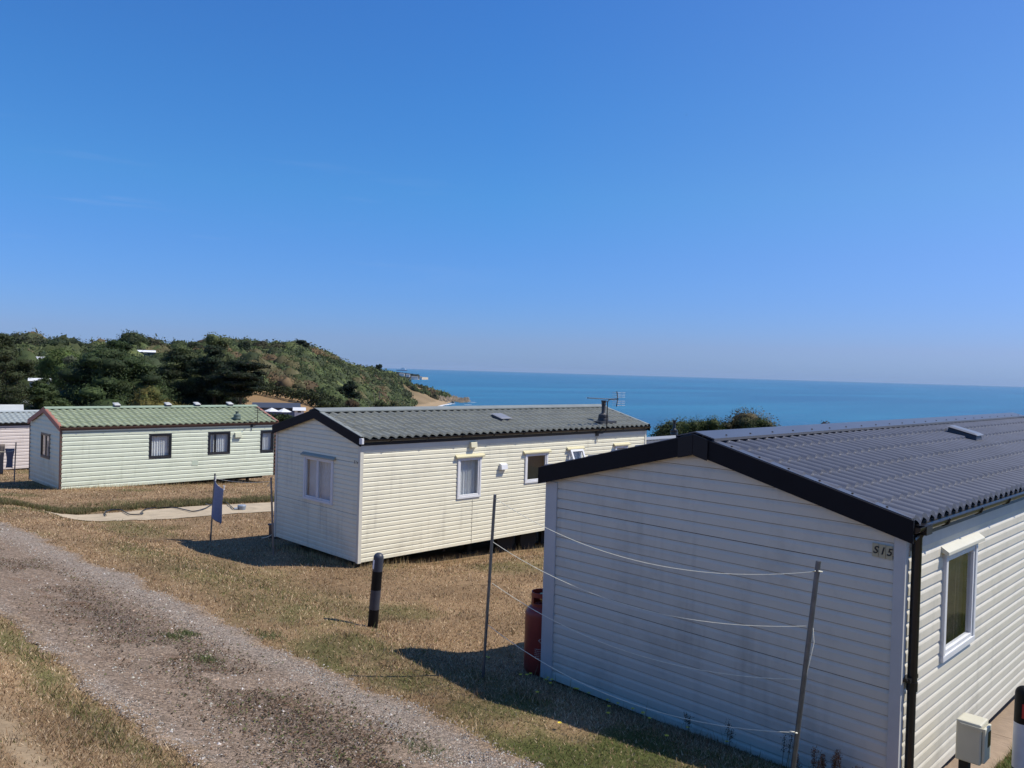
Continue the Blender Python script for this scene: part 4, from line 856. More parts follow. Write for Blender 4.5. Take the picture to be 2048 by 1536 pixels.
def downpipe(S):
    x = S['pos'][0]+.0; y = S['yg']; z = S['zg']; H = S['H']; mb = MB(); Y = S['pos'][1]-.062
    mb.tube([(x+.10, y, z-.03), (x+.10, y, z-.05), (x+.10, Y, z-.10), (x+.10, Y, .96)], .036, 14)
    mb.tube([(x+.10, Y, 1.0), (x+.10, Y, .1), (x+.10, Y-.03, -.02)], .033, 14)
    mb.tube([(x+.10, Y, .93), (x+.10, Y, 1.0)], .041, 14); mb.box(x+.06, x+.19, y-.055, y+.05, z-.07, z+.0)
    mb.tube([(x-.03, y+.01, z-.10), (x+.06, y+.01, z-.08)], .02, 8)
    d = mb.build('downpipe', M_blackpl, H, True)
    for zz in (1.02, .12): c = MB(); c.box(x+.02, x+.20, Y-.012, Y+.052, zz-.015, zz+.015); c.tube([(x-.0, Y+.01, zz), (x+.04, Y+.01, zz)], .012, 8); c.build('pipe_clip', M_blackpl, d)
downpipe(s15)
def rooflight(S, xa, xb, da, db, name='roof_vent', m=None, h=.09):
    H = S['H']; yc, zr, rk = S['yc'], S['zr'], S['rk']; mb = MB()
    def P(x, d, o): return (x, yc-d, zr-rk*d+o)
    mb.hexa([P(xa, da, -.01), P(xb, da, -.01), P(xb, db, -.01), P(xa, db, -.01), P(xa+.02, da+.02, h*.82), P(xb-.02, da+.02, h*.82), P(xb-.02, db-.02, h*.82), P(xa+.02, db-.02, h*.82)])
    b = mb.build(name, mat('dark_vent_base', (.05, .05, .06), .5), H, bevel=.01)
    t = MB(); t.hexa([P(xa-.015, da-.015, h*.82), P(xb+.015, da-.015, h*.82), P(xb+.015, db+.015, h*.82), P(xa-.015, db+.015, h*.82), P(xa+.03, da+.03, h), P(xb-.03, da+.03, h), P(xb-.03, db-.03, h), P(xa+.03, db-.03, h)])
    t.build('vent_lid', m or mat('vent_lid', (.24, .25, .28), .4, noise=.15, scale=5), b, bevel=.01)
rooflight(s15, 12.02, 12.30, .46, .84, h=.115, m=mat('grey_vent_lid', (.17, .18, .205), .35))
rooflight(s14, 12.83, 13.17, .62, .98, h=.08)
for d in (11.43, 13.39, 14.58, 16.0): rooflight(s13, d-.11, d+.11, -.10, .16, 'ridge_vent', mat('pale_vent', (.46, .47, .46), .5), .16)
def flue(S, x, d, h, m, r=.05, plate=True):
    H = S['H']; y = S['yc']-d; z = S['zr']-S['rk']*d; mb = MB()
    if plate: mb.box(x-.30, x+.34, y-.16, y+.2, z-.02, z+.045)
    mb.lathe((x, y, z), [(r*2.7, .02), (r*2.7, .10), (r*2.5, .12), (r*2.6, .14), (r*2.4, .20), (r*1.2, .235), (r, .25), (r, h*.8), (r*1.15, h*.81), (r*1.15, h*.86), (r, h*.87), (r*1.35, h*.97), (r*1.4, h), (r*.8, h+.002)], 20)
    mb.build('flue', m, H, True)
flue(s14, 16.1, 1.30, .56, mat('flue_grey', (.05, .05, .055), .5, noise=.3, scale=6))
flue(s13, 15.55, 1.62, .34, mat('green_flue', (.10, .14, .12), .5), .055, False)
flue(s4, 24.6, -.1, .55, M_blackpl, .05, False)
def aerial(S, x, ztop, boom, refl=True):
    H = S['H']; y = S['pos'][1]-.06; y0 = S['pos'][1]; zb = S['zg']-.12; mb = MB()
    mb.tube([(x-.16, y0-.02, zb), (x-.06, y-.06, zb+.01), (x, y-.11, zb+.08), (x, y-.13, zb+.2), (x, y-.13, ztop)], .013, 7)
    mb.box(x-.22, x-.12, y0-.05, y0-.014, zb-.06, zb+.05)
    mb.tube([(x-.17, y0-.04, zb-.02), (x-.2, y0-.05, zb-.12), (x-.16, y0-.04, zb-.2)], .006, 5)
    a = mb.build('aerial_mast', M_blackpl, H, True)
    if boom:
        x0, x1 = boom; z = ztop+.06; b = MB(); Y = y-.13
        b.tube([(x, Y, ztop), (x+.05, Y, ztop+.02), (x+.06, Y, z-.01)], .011, 6); b.tube([(x-.10, Y, ztop+.0), (x+.03, Y, ztop)], .010, 6)
        b.tube([(x0, Y, z+.03), (x+.06, Y, z)], .012, 6); b.tube([(x+.05, Y, z-.005), (x1-.22, Y, z+.0)], .018, 6); b.build('aerial_boom', mat('aerial_dark', (.03, .03, .04), .4), a)
        e = MB()
        for k in range(13): xx = x0+.03+k*(x1-.35-x0)/13; w = .07+.05*k/13; e.tube([(xx, Y-w, z+.03-.03*k/13), (xx, Y+w, z+.03-.03*k/13)], .005, 5)
        xr = x1-.20
        for s in (-1, 1):
            for q in (.05, .10, .155): e.tube([(xr+.02-.02*q, Y-.16, z+s*q), (xr+.02, Y+.16, z+s*q)], .005, 5); e.tube([(xr-.12, Y-.1, z+s*q), (xr+.19, Y-.1, z+s*q)], .005, 5)
        e.build('aerial_elements', mat('aerial_aluminium', (.7, .72, .74), .35, .6), a)
        f = MB(); f.tube([(xr-.02, Y, z-.19), (xr+.03, Y, z), (xr-.02, Y, z+.19)], .013, 6); f.build('aerial_reflector', MATS['aerial_dark'], a)
aerial(s14, 15.72, 2.62, (14.95, 16.30))
aerial(s13, 16.24, 1.52, None)
def mast13():
    H = s13['H']; mb = MB(); x, y = 16.24, s13['pos'][1]-.19
    for k, z in enumerate((1.30, 1.38, 1.46)): mb.tube([(x-.14, y, z), (x+.14, y, z)], .008, 5)
    mb.tube([(x-.85, y-.1, .80), (x-.4, y-.08, .95), (x, y, 1.12)], .008, 5); mb.build('aerial_elements', M_blackpl, H)
mast13()
def wallbox(S, T, a0, a1, z0, z1, d, m, name):
    mb = MB(); mb.hexa([T(a0, .012, z0), T(a1, .012, z0), T(a1, d, z0+.02), T(a0, d, z0+.02), T(a0, .012, z1), T(a1, .012, z1), T(a1, d*.8, z1-.02), T(a0, d*.8, z1-.02)]); mb.build(name, m, S['H'], bevel=.006)
wallbox(s14, s14['Ts'], 11.36, 11.53, 1.665, 1.81, .09, mat('cream_box', (.72, .68, .48), .5), 'junction_box')
wallbox(s14, s14['Ts'], 12.25, 12.44, 1.145, 1.295, .10, M_white, 'boiler_flue_vent')
wallbox(s13, s13['Ts'], 13.62, 13.87, -.75, -.52, .03, mat('pale_green_vent', (.50, .58, .46), .6), 'wall_vent')
wallbox(s13, s13['Ts'], 15.34, 15.62, .28, .50, .12, mat('cream_green_box', (.60, .63, .47), .5), 'boiler_flue_vent')
def gutter_end(S):
    mb = MB(); x = S['pos'][0]-.085; y = S['yg']; z = S['zg']; mb.box(x, x+.05, y-.06, y+.03, z-.08, z+.03); mb.build('gutter_end_cap', M_white, S['H'], bevel=.008)
gutter_end(s14)
def panel_seam(S, x, z0, z1):
    mb = MB(); mb.box(x, x+.008, S['pos'][1]-.016, S['pos'][1]-.010, z0, z1); mb.build('panel_joint', MATS['grooves_cream'], S['H'])
panel_seam(s14, 11.49, -.335, .58)

# ------------------------------------------------------------------ things on the grass
def zg1(x, y): return float(Zf(np.array([x]), np.array([y]))[0])
def tilt_m(dirv, ang):
    ax = Vector((-dirv[1], dirv[0], 0)); return Matrix.Rotation(ang, 3, ax)
def bollard(x, y, h, r, bands, label, lean=0.0, patch=None, red=None):
    z = zg1(x, y); t = empty('bollard', (x, y, z), label, 'bollard', 'rubber bollards'); Mt = tilt_m(CR[:2], lean); c = Vector((x, y, z))
    pts = lambda a, b, rr=r: [(rr, a), (rr, b)]
    for a, b, m, nm in bands:
        mb = MB(); prof = [(r+.0007*0, a), (r, b)]
        if b >= h-.001: prof = [(r, a), (r, h-r*.95)]+[(r*math.cos(q), h-r*.95+r*.95*math.sin(q)) for q in [math.pi/2*i/8 for i in range(1, 8)]]+[(r*.08, h)]
        if a <= 0: prof = [(r*1.02, -.08)]+prof
        mb.lathe(c, prof, 28, Mt); mb.build(nm, m, t, True)
    if patch:
        mb = MB(); a0, a1, z0, z1, m, nm = patch; n = 8
        for i in range(n):
            q = [c+Mt@Vector(((r+.002)*math.cos(a), (r+.002)*math.sin(a), zz)) for a, zz in ((a0+(a1-a0)*i/n, z0), (a0+(a1-a0)*(i+1)/n, z0), (a0+(a1-a0)*(i+1)/n, z1), (a0+(a1-a0)*i/n, z1))]
            mb.quad(*q)
        mb.build(nm, m, t)
    return t
gb = mat('grey_bollard_band', (.05, .057, .078), .45, noise=.2, scale=12); bb_ = mat('black_bollard_band', (.005, .005, .006), .55, noise=.3, scale=12, spec=.25)
pB = at(745, 1256); a_left = math.atan2(-CR[1], -CR[0])
bollard(pB[0], pB[1], .93, .062, [(0, .235, bb_, 'black_band'), (.235, .475, gb, 'grey_band'), (.475, .705, bb_, 'black_band'), (.705, .93, gb, 'domed_cap')],
    'dark grey and black banded bollard leaning right, alone at the track edge', .060, (a_left+.15, a_left+.95, .735, .845, mat('white_reflector', (.92, .93, .95), .3), 'reflector'))
def bollard2():
    x, y = 7.33, 1.555; b = bollard(x, y, 1.0, .066, [(0, .36, bb_, 'black_band'), (.36, .715, mat('white_band', (.60, .64, .72), .5, noise=.1, scale=9), 'white_band'), (.715, 1.0, bb_, 'black_cap')],
        'black bollard with red reflector and white band, cut by the right edge', 0.01, (math.pi+.02, math.pi+1.5, .765, .875, mat('red_reflector', (.45, .02, .03), .3), 'reflector'))
bollard2()
# gas cylinder
def gas():
    x, y = 6.70, 6.075; z = zg1(x, y)-.01; t = empty('gas_cylinder', (x, y, z), 'tall dull red gas cylinder standing at the corner of the near home', 'gas cylinder')
    rm = mat('red_cylinder_paint', (.33, .046, .032), .42, noise=.3, scale=5, bump=.08, bscale=30); R = .19; Hh = z+.70
    mb = MB(); mb.lathe((x, y, z), [(R*.86, 0), (R*.88, .05), (R*.97, .07), (R, .10), (R, Hh-z-.02)]+[(R*math.cos(q)**.8, Hh-z-.02+.13*math.sin(q)) for q in [math.pi/2*i/9 for i in range(1, 9)]]+[(.05, Hh-z+.115)], 36); mb.build('body', rm, t, True)
    c = MB(); n = 36; r1 = .125; zs = Hh+.055; zt = Hh+.235
    def ringseg(za, zb, cond):
        for i in range(n):
            a, b = 2*math.pi*i/n, 2*math.pi*(i+1)/n
            if cond((a+b)/2):
                P = [(x+q*math.cos(w), y+q*math.sin(w), zz) for zz in (za, zb) for w, q in ((a, r1), (b, r1), (b, r1-.008), (a, r1-.008))]; c.hexa(P)
    dirc = math.atan2(-y, -x)
    hole = lambda a: abs((a-(dirc-.35)+math.pi) % (2*math.pi)-math.pi) < .55
    ringseg(zs, zs+.06, lambda a: True); ringseg(zs+.06, zt-.05, lambda a: not hole(a)); ringseg(zt-.05, zt, lambda a: True); c.build('collar', rm, t)
    v = MB(); v.tube([(x, y, Hh+.10), (x, y, Hh+.19)], .022, 10); v.tube([(x, y, Hh+.16), (x-.05, y-.02, Hh+.165)], .014, 8); v.lathe((x, y, Hh+.19), [(.032, 0), (.032, .022), (.02, .025)], 12); v.build('valve', mat('brass_valve', (.5, .36, .15), .35, .9), t, True)
    # hazard diamond and small print
    mk = mat('faded_white_print', (.55, .42, .36), .7); d0 = dirc+.10
    def on(a, zz, o=.0015): w = d0-a/R; return (x+(R+o)*math.cos(w), y+(R+o)*math.sin(w), zz)
    e = MB(); s = .055; w_ = .008; zc = .44+z
    D = [(s, 0), (0, s), (-s, 0), (0, -s)]
    for i in range(4):
        (a0, b0), (a1, b1) = D[i], D[(i+1) % 4]; f = 1-w_*1.6/s
        e.quad(on(a0, zc+b0), on(a1, zc+b1), on(a1*f, zc+b1*f), on(a0*f, zc+b0*f))
    e.quad(on(-.012, zc-.012), on(.012, zc-.012), on(.007, zc+.026), on(-.009, zc+.02)); e.quad(on(-.018, zc-.022), on(.018, zc-.022), on(.018, zc-.017), on(-.018, zc-.017)); e.build('hazard_mark', mk, t)
    p = MB(); g = random.Random(2)
    for k in range(6):
        zz = z+.34-k*.020; a = -.085
        while a < .085: w = g.uniform(.008, .024); p.quad(on(a, zz), on(min(a+w, .09), zz), on(min(a+w, .09), zz+.008), on(a, zz+.008)); a += w+.006
    p.build('printed_lines', mk, t)
gas()
# meter box on a post
def meter():
    # meets the sight line through the photo at the plane just outside the side wall
    x, y = 7.16, 1.87; z = zg1(x, y); t = empty('meter_box', (x, y, z), 'cream electric meter box on a short post beside the near home', 'meter box')
    cm = mat('cream_plastic_box', (.60, .58, .46), .45, noise=.06, scale=8)
    p = MB(); p.box(x-.035, x+.035, y-.0, y+.07, z-.1, .40); p.build('post', M_dark, t)
    b = MB(); b.box(x-.10, x+.10, y-.10, y+.08, .33, .65); b.build('case', cm, t, bevel=.012)
    d = MB(); d.box(x-.085, x+.085, y-.125, y-.101,   .35, .62); do = d.build('door', cm, t, bevel=.008)
    w = MB(); w.box(x-.01, x+.06, y-.1285, y-.1255, .46, .58); w.build('meter_window', M_blackpl, do, bevel=.001)
    k = MB(); k.box(x-.11, x-.101, y-.13, y+.05, .61, .63); k.build('hinge', cm, t)
meter()
# paving beside the near home
def paving():
    pm = mat('sandstone_paving', (.36, .27, .19), .9, noise=.3, scale=6, bump=.3, bscale=25)
    for k in range(12):
        xx = 6.7+k*.62; mb = MB(); z = zg1(xx+.3, 2.12); mb.box(xx, xx+.60, 1.97, 2.42, z-.04, z+.03)
        o = mb.build('paving_slab', pm, None, origin=(xx+.3, 1.95, z), bevel=.008); o['kind'] = 'structure'; o['group'] = 'paving slabs along the side wall'
paving()
# washing line posts and cords
def post(u, vb, vt, label, r=.017, m=M_steel, base=None, top=None, h=None, group=None, name='line_post'):
    B = Vector(at(u, vb)) if base is None else Vector(base); 
    T_ = Vector(top); mb = MB(); d = (T_-B); mb.tube([B-d*.08, T_], r, 12)
    return setp(mb.build(name, m, None, True, tuple(B)), label, 'washing line post', group), B, T_
def top_of(B, u, v):
    "point straight above the foot (allowing for lean) on the sight line: same depth as the foot"
    d = ray(u, v); n = Vector((CF[0], CF[1], 0)); t = Vector(B).dot(n)/Vector(d).dot(n); return Vector((0, 0, CH))+Vector(d)*t
GP = 'washing line posts'
B1 = Vector(at(966, 1355)); T1 = top_of(B1, 990, 989)
B2 = Vector((5.80, 2.70, zg1(5.80, 2.70))); T2 = top_of(B2, 1637, 1122)
post(0, 0, 0, 'thin steel line post in front of the red gas cylinder', .0155, base=B1, top=T1, group=GP)
post(0, 0, 0, 'steel line post in front of the number on the near gable', .019, base=B2, top=T2, group=GP)
def cord(A, B, sag, n=24, r=.0029, mb=None):
    P = [A.lerp(B, k/n)-Vector((0, 0, sag*4*(k/n)*(1-k/n))) for k in range(n+1)]; mb.tube(P, r, 5)
def lines1():
    mb = MB(); f = lambda A, T, t: A.lerp(T, t)
    pairs = [(T1.lerp(B1, .02), top_of(B2, 1634, 1143)), (T1.lerp(B1, .255), top_of(B2, 1620, 1252)), (top_of(B1, 984, 1166), top_of(B2, 1608, 1359)), (top_of(B1, 976, 1250), top_of(B2, 1588, 1465))]
    for (a, b), s in zip(pairs, (.26, .24, .23, .24)): cord(a, b, s, mb=mb)
    x = top_of(B2, 1626, 1256); y = top_of(B2, 1612, 1362); o = Vector((-.02, -.02, 0))
    mb.tube([x, x+o+Vector((0, 0, -.1)), y+o+Vector((0, 0, .1)), y], .003, 5)
    for p in (top_of(B2, 1634, 1143), top_of(B2, 1588, 1465)): mb.tube([p+Vector((-.022, -.02, .01)), p+Vector((.022, -.03, 0)), p+Vector((.03, .01, -.01)), p+Vector((-.01, .03, 0)), p+Vector((-.03, .0, .01))], .005, 6)
    setp(mb.build('washing_line', M_cord, None, True, tuple(T1)), 'cream cord zigzagging in four sagging runs across the near gable', 'washing line')
lines1()
B3 = Vector(at(421, 1081)); T3 = top_of(B3, 430, 947); B4 = Vector(at(547, 1112)); T4 = top_of(B4, 542, 955)
post(0, 0, 0, 'grey line post beside the hanging blue cloth', .018, base=B3, top=T3, group=GP)
M_rust = mat('worn_steel', (.33, .30, .27), .5, .5, noise=.3, scale=10)
post(0, 0, 0, 'worn line post close to the left corner of the cream home', .019, m=M_rust, base=B4, top=T4, group=GP)
def towel():
    tm = mat('blue_grey_cloth', (.27, .31, .43), .9, noise=.15, scale=18, bump=.3, bscale=60)
    a = T3.lerp(B3, .07)+Vector((.0, -.0, 0)); b = T4.lerp(B4, .05); L = (b-a).length; d = (b-a)/L
    l = MB(); cord(a, b, .05, mb=l, r=.004); cord(B4.lerp(T4, .28), B4.lerp(T4, .28)+Vector((-.12, .22, -.10)), .02, 6, .006, l); cord(b, b+Vector((-.02, .1, -.10)), .0, 3, .009, l)
    cord(B3.lerp(T3, .52)+Vector((0, 0, 0)), B3.lerp(T3, .52)+Vector((.1, -.12, -.09)), .0, 3, .005, l); cord(B3.lerp(T3, .52), B3.lerp(T3, .52)+Vector((-.12, .1, .04)), .0, 3, .005, l)
    setp(l.build('washing_line', M_cord, None, True, tuple(a)), 'single cord between the two posts with the blue cloth', 'washing line')
    c = MB(); nu, nv = 18, 22; G = {}
    w = .42; h = .78
    # the cloth blows in the plane of the line, its far edge swung a little toward the track
    sd = Vector((d.x, d.y, 0)).normalized(); sw = Vector((sd.y, -sd.x, 0))
    for i in range(nu+1):
        for j in range(nv+1):
            f = i/nu; g = j/nv
            p = a+sd*(.02+w*f)+sw*(.05*math.sin(f*7)*(.3+g)+.04*g)+Vector((0, 0, -.03-.16*f*1.0-h*g-.05*math.sin(f*math.pi)*(1-g)+.03*math.sin(f*9)*g))
            G[i, j] = c.vert(p)
    for i in range(nu):
        for j in range(nv): c.face((G[i, j], G[i+1, j], G[i+1, j+1], G[i, j+1]))
    o = c.build('cloth', tm, None, True, tuple(a)); setp(o, 'blue grey cloth pegged to the cord beside the thin post', 'cloth')
    so = o.modifiers.new('thick', 'SOLIDIFY'); so.thickness = .004
    for k in range(2):
        q = a+sd*(.04+(w-.03)*k)+Vector((0, 0, -.03-.15*k)); m_ = MB(); m_.box(-.006, .006, -.012, -.002, -.05, .05, lambda X, Y, Z: (q.x+X+Z*.25, q.y+Y, q.z+Z+.03)); m_.box(-.006, .006, .002, .012, -.05, .05, lambda X, Y, Z: (q.x+X-Z*.25, q.y+Y, q.z+Z+.03))
        setp(m_.build('clothes_peg', M_white, None, origin=tuple(q)), ('pale peg holding the blue cloth next to the post', 'pale peg holding the free corner of the blue cloth')[k], 'peg', 'pegs on the blue cloth')
towel()
# far left washing in front of the pinkish home
def left_wash():
    B = Vector(at(28, 969)); T_ = top_of(B, 32, 885); post(0, 0, 0, 'thin rusty line post in front of the pinkish home', .022, m=M_rust, base=B, top=T_, group=GP)
    B5 = Vector(at(-40, 972)); T5 = top_of(B5, -36, 880); post(0, 0, 0, 'line post just outside the left edge of the photo', .022, m=M_rust, base=B5, top=T5, group=GP)
    l = MB(); a = T_.lerp(B, .18); b = T5.lerp(B5, .10); cord(a, b, .15, mb=l, r=.006); setp(l.build('washing_line', M_cord, None, True, tuple(a)), 'cord with laundry in front of the pinkish home', 'washing line')
    for (u0, u1, v0, v1, cc, lb, nm) in ((10, 27, 897, 937, (.14, .15, .20), 'dark grey shirt hanging in front of the pinkish home', 'shirt'), (-6, 8, 888, 950, (.24, .20, .17), 'brown towel hanging at the very left edge', 'towel')):
        P0 = top_of(B, u0, v0); P1 = top_of(B, u1, v0); z1 = top_of(B, u0, v1).z; mb = MB(); n = 10; Gd = {}
        for i in range(n+1):
            for j in range(n+1):
                f = i/n; g = j/n; p = P0.lerp(P1, f); wv = .9+.1*math.cos(g*6); p = P0.lerp(P1, .5+(f-.5)*wv); p.z = p.z+(z1-p.z)*g+.04*math.sin(f*3.14)*(1 if g > .9 else 0); p.x += .04*math.sin(f*8+g*2); Gd[i, j] = mb.vert(p)
        for i in range(n):
            for j in range(n): mb.face((Gd[i, j], Gd[i+1, j], Gd[i+1, j+1], Gd[i, j+1]))
        o = mb.build(nm, mat('laundry_'+nm, cc, .9, noise=.1, scale=9), None, True, tuple(P0)); o.modifiers.new('t', 'SOLIDIFY').thickness = .006; setp(o, lb, nm)
left_wash()
# hose on the concrete
def hose():
    pts = [(212, 1034), (210, 1028), (222, 1023.5), (240, 1023), (251, 1028), (262, 1032.5), (285, 1031), (284, 1026), (300, 1020), (330, 1018), (352, 1019), (375, 1024), (388, 1026), (410, 1020), (424, 1012), (440, 1007), (452, 1008), (464, 1018), (468, 1021)]
    P = [Vector(at(u, v))+Vector((0, 0, .048)) for u, v in pts]; Q = []
    for k in range(len(P)-1):
        a, b, c, d = P[max(k-1, 0)], P[k], P[k+1], P[min(k+2, len(P)-1)]
        for s in range(6):
            t = s/6; Q.append(.5*((2*b)+(c-a)*t+(2*a-5*b+4*c-d)*t*t+(3*b-a-3*c+d)*t**3))
    Q.append(P[-1]); mb = MB(); mb.tube(Q, .015, 7); t = setp(mb.build('garden_hose', M_blackpl, None, True, tuple(P[0])), 'black garden hose lying in loops on the concrete strip', 'hose')
    q = P[-1]; s = MB(); s.tube([q, q+Vector((.10, -.02, .0))], .035, 10); s.lathe((q.x+.22, q.y-.02, q.z-.05), [(.10, 0), (.12, .12), (.105, .14), (.02, .15)], 16)
    setp(s.build('hose_sprinkler', mat('grey_blue_plastic', (.22, .27, .34), .5), None, True, (q.x+.2, q.y, q.z)), 'grey blue sprinkler at the end of the hose', 'sprinkler')
hose()
def darkbox():
    B = at(549, 1040); x, y, z = B[0]+.25, B[1]+.1, B[2]; x, y = 9.3, 16.45; z = zg1(x, y); mb = MB()
    mb.box(x-.2, x+.2, y-.15, y+.15, z-.02, z+.26); mb.box(x-.22, x+.22, y-.17, y+.17, z+.262, z+.30)
    setp(mb.build('storage_box', mat('dark_storage', (.03, .03, .035), .5), None, origin=(x, y, z), bevel=.01), 'small dark storage box behind the left corner of the cream home', 'box')
darkbox()

# ------------------------------------------------------------------ distant buildings and cars on the left
def simple_building(u0, u1, r, vt, vb, label, wallc, roofc, name='far_house', cat='house', depth=7, gable=True, win=2, sub=()):
    uc = (u0+u1)/2; x, y = polar(uc, r); a = math.atan((uc-1024)/FPX); dep = r*math.cos(a); s = (u1-u0)/FPX*dep; zt = zpix(uc, vt, r); zb = zpix(uc, vb, r); zg_ = zg1(x, y)
    t = empty(name, (x, y, min(zb, zg_)), label, cat); rt = Vector((y/r, -x/r)); f = Vector((x/r, y/r)); h = zt-zb; e = zb+h*.55
    T = lambda p, q, z: (x+rt.x*p+f.x*q, y+rt.y*p+f.y*q, z)
    zl = min(zb, zg_)-.5
    mb = MB(); mb.box(-s/2, s/2, 0, depth, zl, e, T); mb.build('wall', mat(name+'_wall%d' % u0, wallc, .7, noise=.1, scale=1), t)
    rf = MB(); rf.hexa([T(-s/2-.2, -.3, e), T(s/2+.2, -.3, e), T(s/2+.2, depth+.3, e), T(-s/2-.2, depth+.3, e), T(-s/2-.2, depth*.45, zt), T(s/2+.2, depth*.45, zt), T(s/2+.2, depth*.55, zt), T(-s/2-.2, depth*.55, zt)])
    rf.build('roof', mat(name+'_roof%d' % u0, roofc, .6, noise=.15, scale=1), t)
    for k in range(win):
        w = s/(win*2+1); p = -s/2+w*(2*k+1); m_ = MB(); m_.box(p, p+w, -.04, .0, e-h*.38, e-h*.10, T); m_.build('window', M_dkframe, t)
    return t
simple_building(55, 92, 170, 713, 732, 'far house with pale roof between the trees at upper left', (.42, .30, .24), (.55, .56, .58))
simple_building(266, 307, 235, 700, 709, 'long white roofed hut glimpsed above the dark pines', (.10, .12, .12), (.85, .87, .9), name='far_hut', cat='hut', win=0)
simple_building(510, 598, 100, 808, 824, 'dark roofed lodge beyond the right end of the green home', (.10, .13, .20), (.050, .058, .080), name='lodge', cat='lodge', depth=6, win=4)
simple_building(591, 609, 88, 816, 827, 'small white shed beside the dark roofed lodge', (.72, .74, .76), (.7, .72, .74), name='shed', cat='shed', depth=2.5, win=1)
simple_building(-30, 37, 74, 811, 840, 'white caravan behind the pale grey roof at the left edge', (.70, .72, .72), (.55, .58, .58), name='caravan', cat='caravan', depth=3, win=3)
simple_building(62, 96, 118, 757, 768, 'white roof edge of a caravan between two dark pines', (.5, .5, .5), (.75, .76, .76), name='caravan', cat='caravan', depth=4, win=1)
simple_building(-20, 60, 96, 802, 812, 'pale flat roofed hut behind the white caravan', (.40, .42, .42), (.6, .62, .62), name='hut', cat='hut', depth=4, win=2)
def parasol(u, v, label):
    x, y = polar(u, 86); z = zpix(u, v, 86); g = zg1(x, y); t = empty('parasol', (x, y, g), label, 'parasol', 'white parasols by the lodge'); m1 = MB(); m1.lathe((x, y, z), [(.80, -.28), (.78, -.26), (.05, .06), (.02, .08)], 8); m1.build('canopy', M_white, t)
    m2 = MB(); m2.tube([(x, y, g), (x, y, z)], .03, 6); m2.build('pole', M_steel, t)
parasol(545, 817, 'left white parasol in front of the lodge'); parasol(569, 818, 'right white parasol in front of the lodge')
def car(u, r, body, label, heading=0.4, dz=0):
    x, y = polar(u, r); z = zg1(x, y)+dz; t = empty('parked_car', (x, y, z), label, 'car', 'cars parked beyond the green home'); c, s = math.cos(heading), math.sin(heading)
    T = lambda a, b, h: (x+c*a-s*b, y+s*a+c*b, z+h); m1 = MB()
    m1.hexa([T(-2.1, -.85, .3), T(2.1, -.85, .3), T(2.1, .85, .3), T(-2.1, .85, .3), T(-2.0, -.82, .85), T(2.0, -.82, .75), T(2.0, .82, .75), T(-2.0, .82, .85)])
    m1.hexa([T(-1.5, -.75, 1.33), T(.4, -.75, 1.33), T(.4, .75, 1.33), T(-1.5, .75, 1.33), T(-1.4, -.7, 1.42), T(.3, -.7, 1.42), T(.3, .7, 1.42), T(-1.4, .7, 1.42)]); m1.build('body', mat('car_paint_%d' % u, body, .3), t, bevel=.06)
    m2 = MB(); m2.hexa([T(-1.9, -.78, .85), T(1.1, -.78, .78), T(1.1, .78, .78), T(-1.9, .78, .85), T(-1.5, -.72, 1.34), T(.4, -.72, 1.34), T(.4, .72, 1.34), T(-1.5, .72, 1.34)]); m2.build('windows', M_dkframe, t)
    for a in (-1.3, 1.3):
        for b in (-.86, .68): m3 = MB(); m3.tube([T(a, b, .32), T(a, b+.18, .32)], .32, 14); m3.build('wheel', M_rubber, t)
car(450, 84, (.6, .62, .64), 'silver car parked under the windswept pine'); car(396, 84, (.55, .57, .6), 'grey car parked below the dark pines'); car(30, 100, (.65, .68, .7), 'white car behind the left edge pine', 1.2)
# gulls
def gull(u, v, r, label):
    d = ray(u, v); c = Vector((0, 0, CH))+Vector(d)*r; mb = MB(); s = .32
    ax = Vector((CR[0], CR[1], 0)); f = Vector((CF[0], CF[1], 0))*.6+ax*.5; f.normalize(); sd = Vector((-f.y, f.x, 0))
    mb.tube([c-f*.22, c-f*.1, c+f*.05, c+f*.2, c+f*.26], [.015, .05, .06, .035, .008], 8)
    for q in (-1, 1):
        a = c+sd*q*.05; b = c+sd*q*.34+Vector((0, 0, .12)); e = c+sd*q*.62+Vector((0, 0, .03))-f*.1
        mb.hexa([a-f*.09, a+f*.07, b+f*.06, b-f*.06, a-f*.09+Vector((0, 0, .012)), a+f*.07+Vector((0, 0, .012)), b+f*.06+Vector((0, 0, .01)), b-f*.06+Vector((0, 0, .01))])
        mb.hexa([b-f*.06, b+f*.06, e+f*.01, e-f*.03, b-f*.06+Vector((0, 0, .01)), b+f*.06+Vector((0, 0, .01)), e+f*.01+Vector((0, 0, .005)), e-f*.03+Vector((0, 0, .005))])
    setp(mb.build('gull', mat('gull_feathers', (.10, .10, .11), .8), None, True, tuple(c)), label, 'bird', 'gulls in the sky')
gull(1373, 230, 330, 'tiny gull high in the sky at right'); gull(948, 535, 330, 'tiny gull low in the sky near the centre')

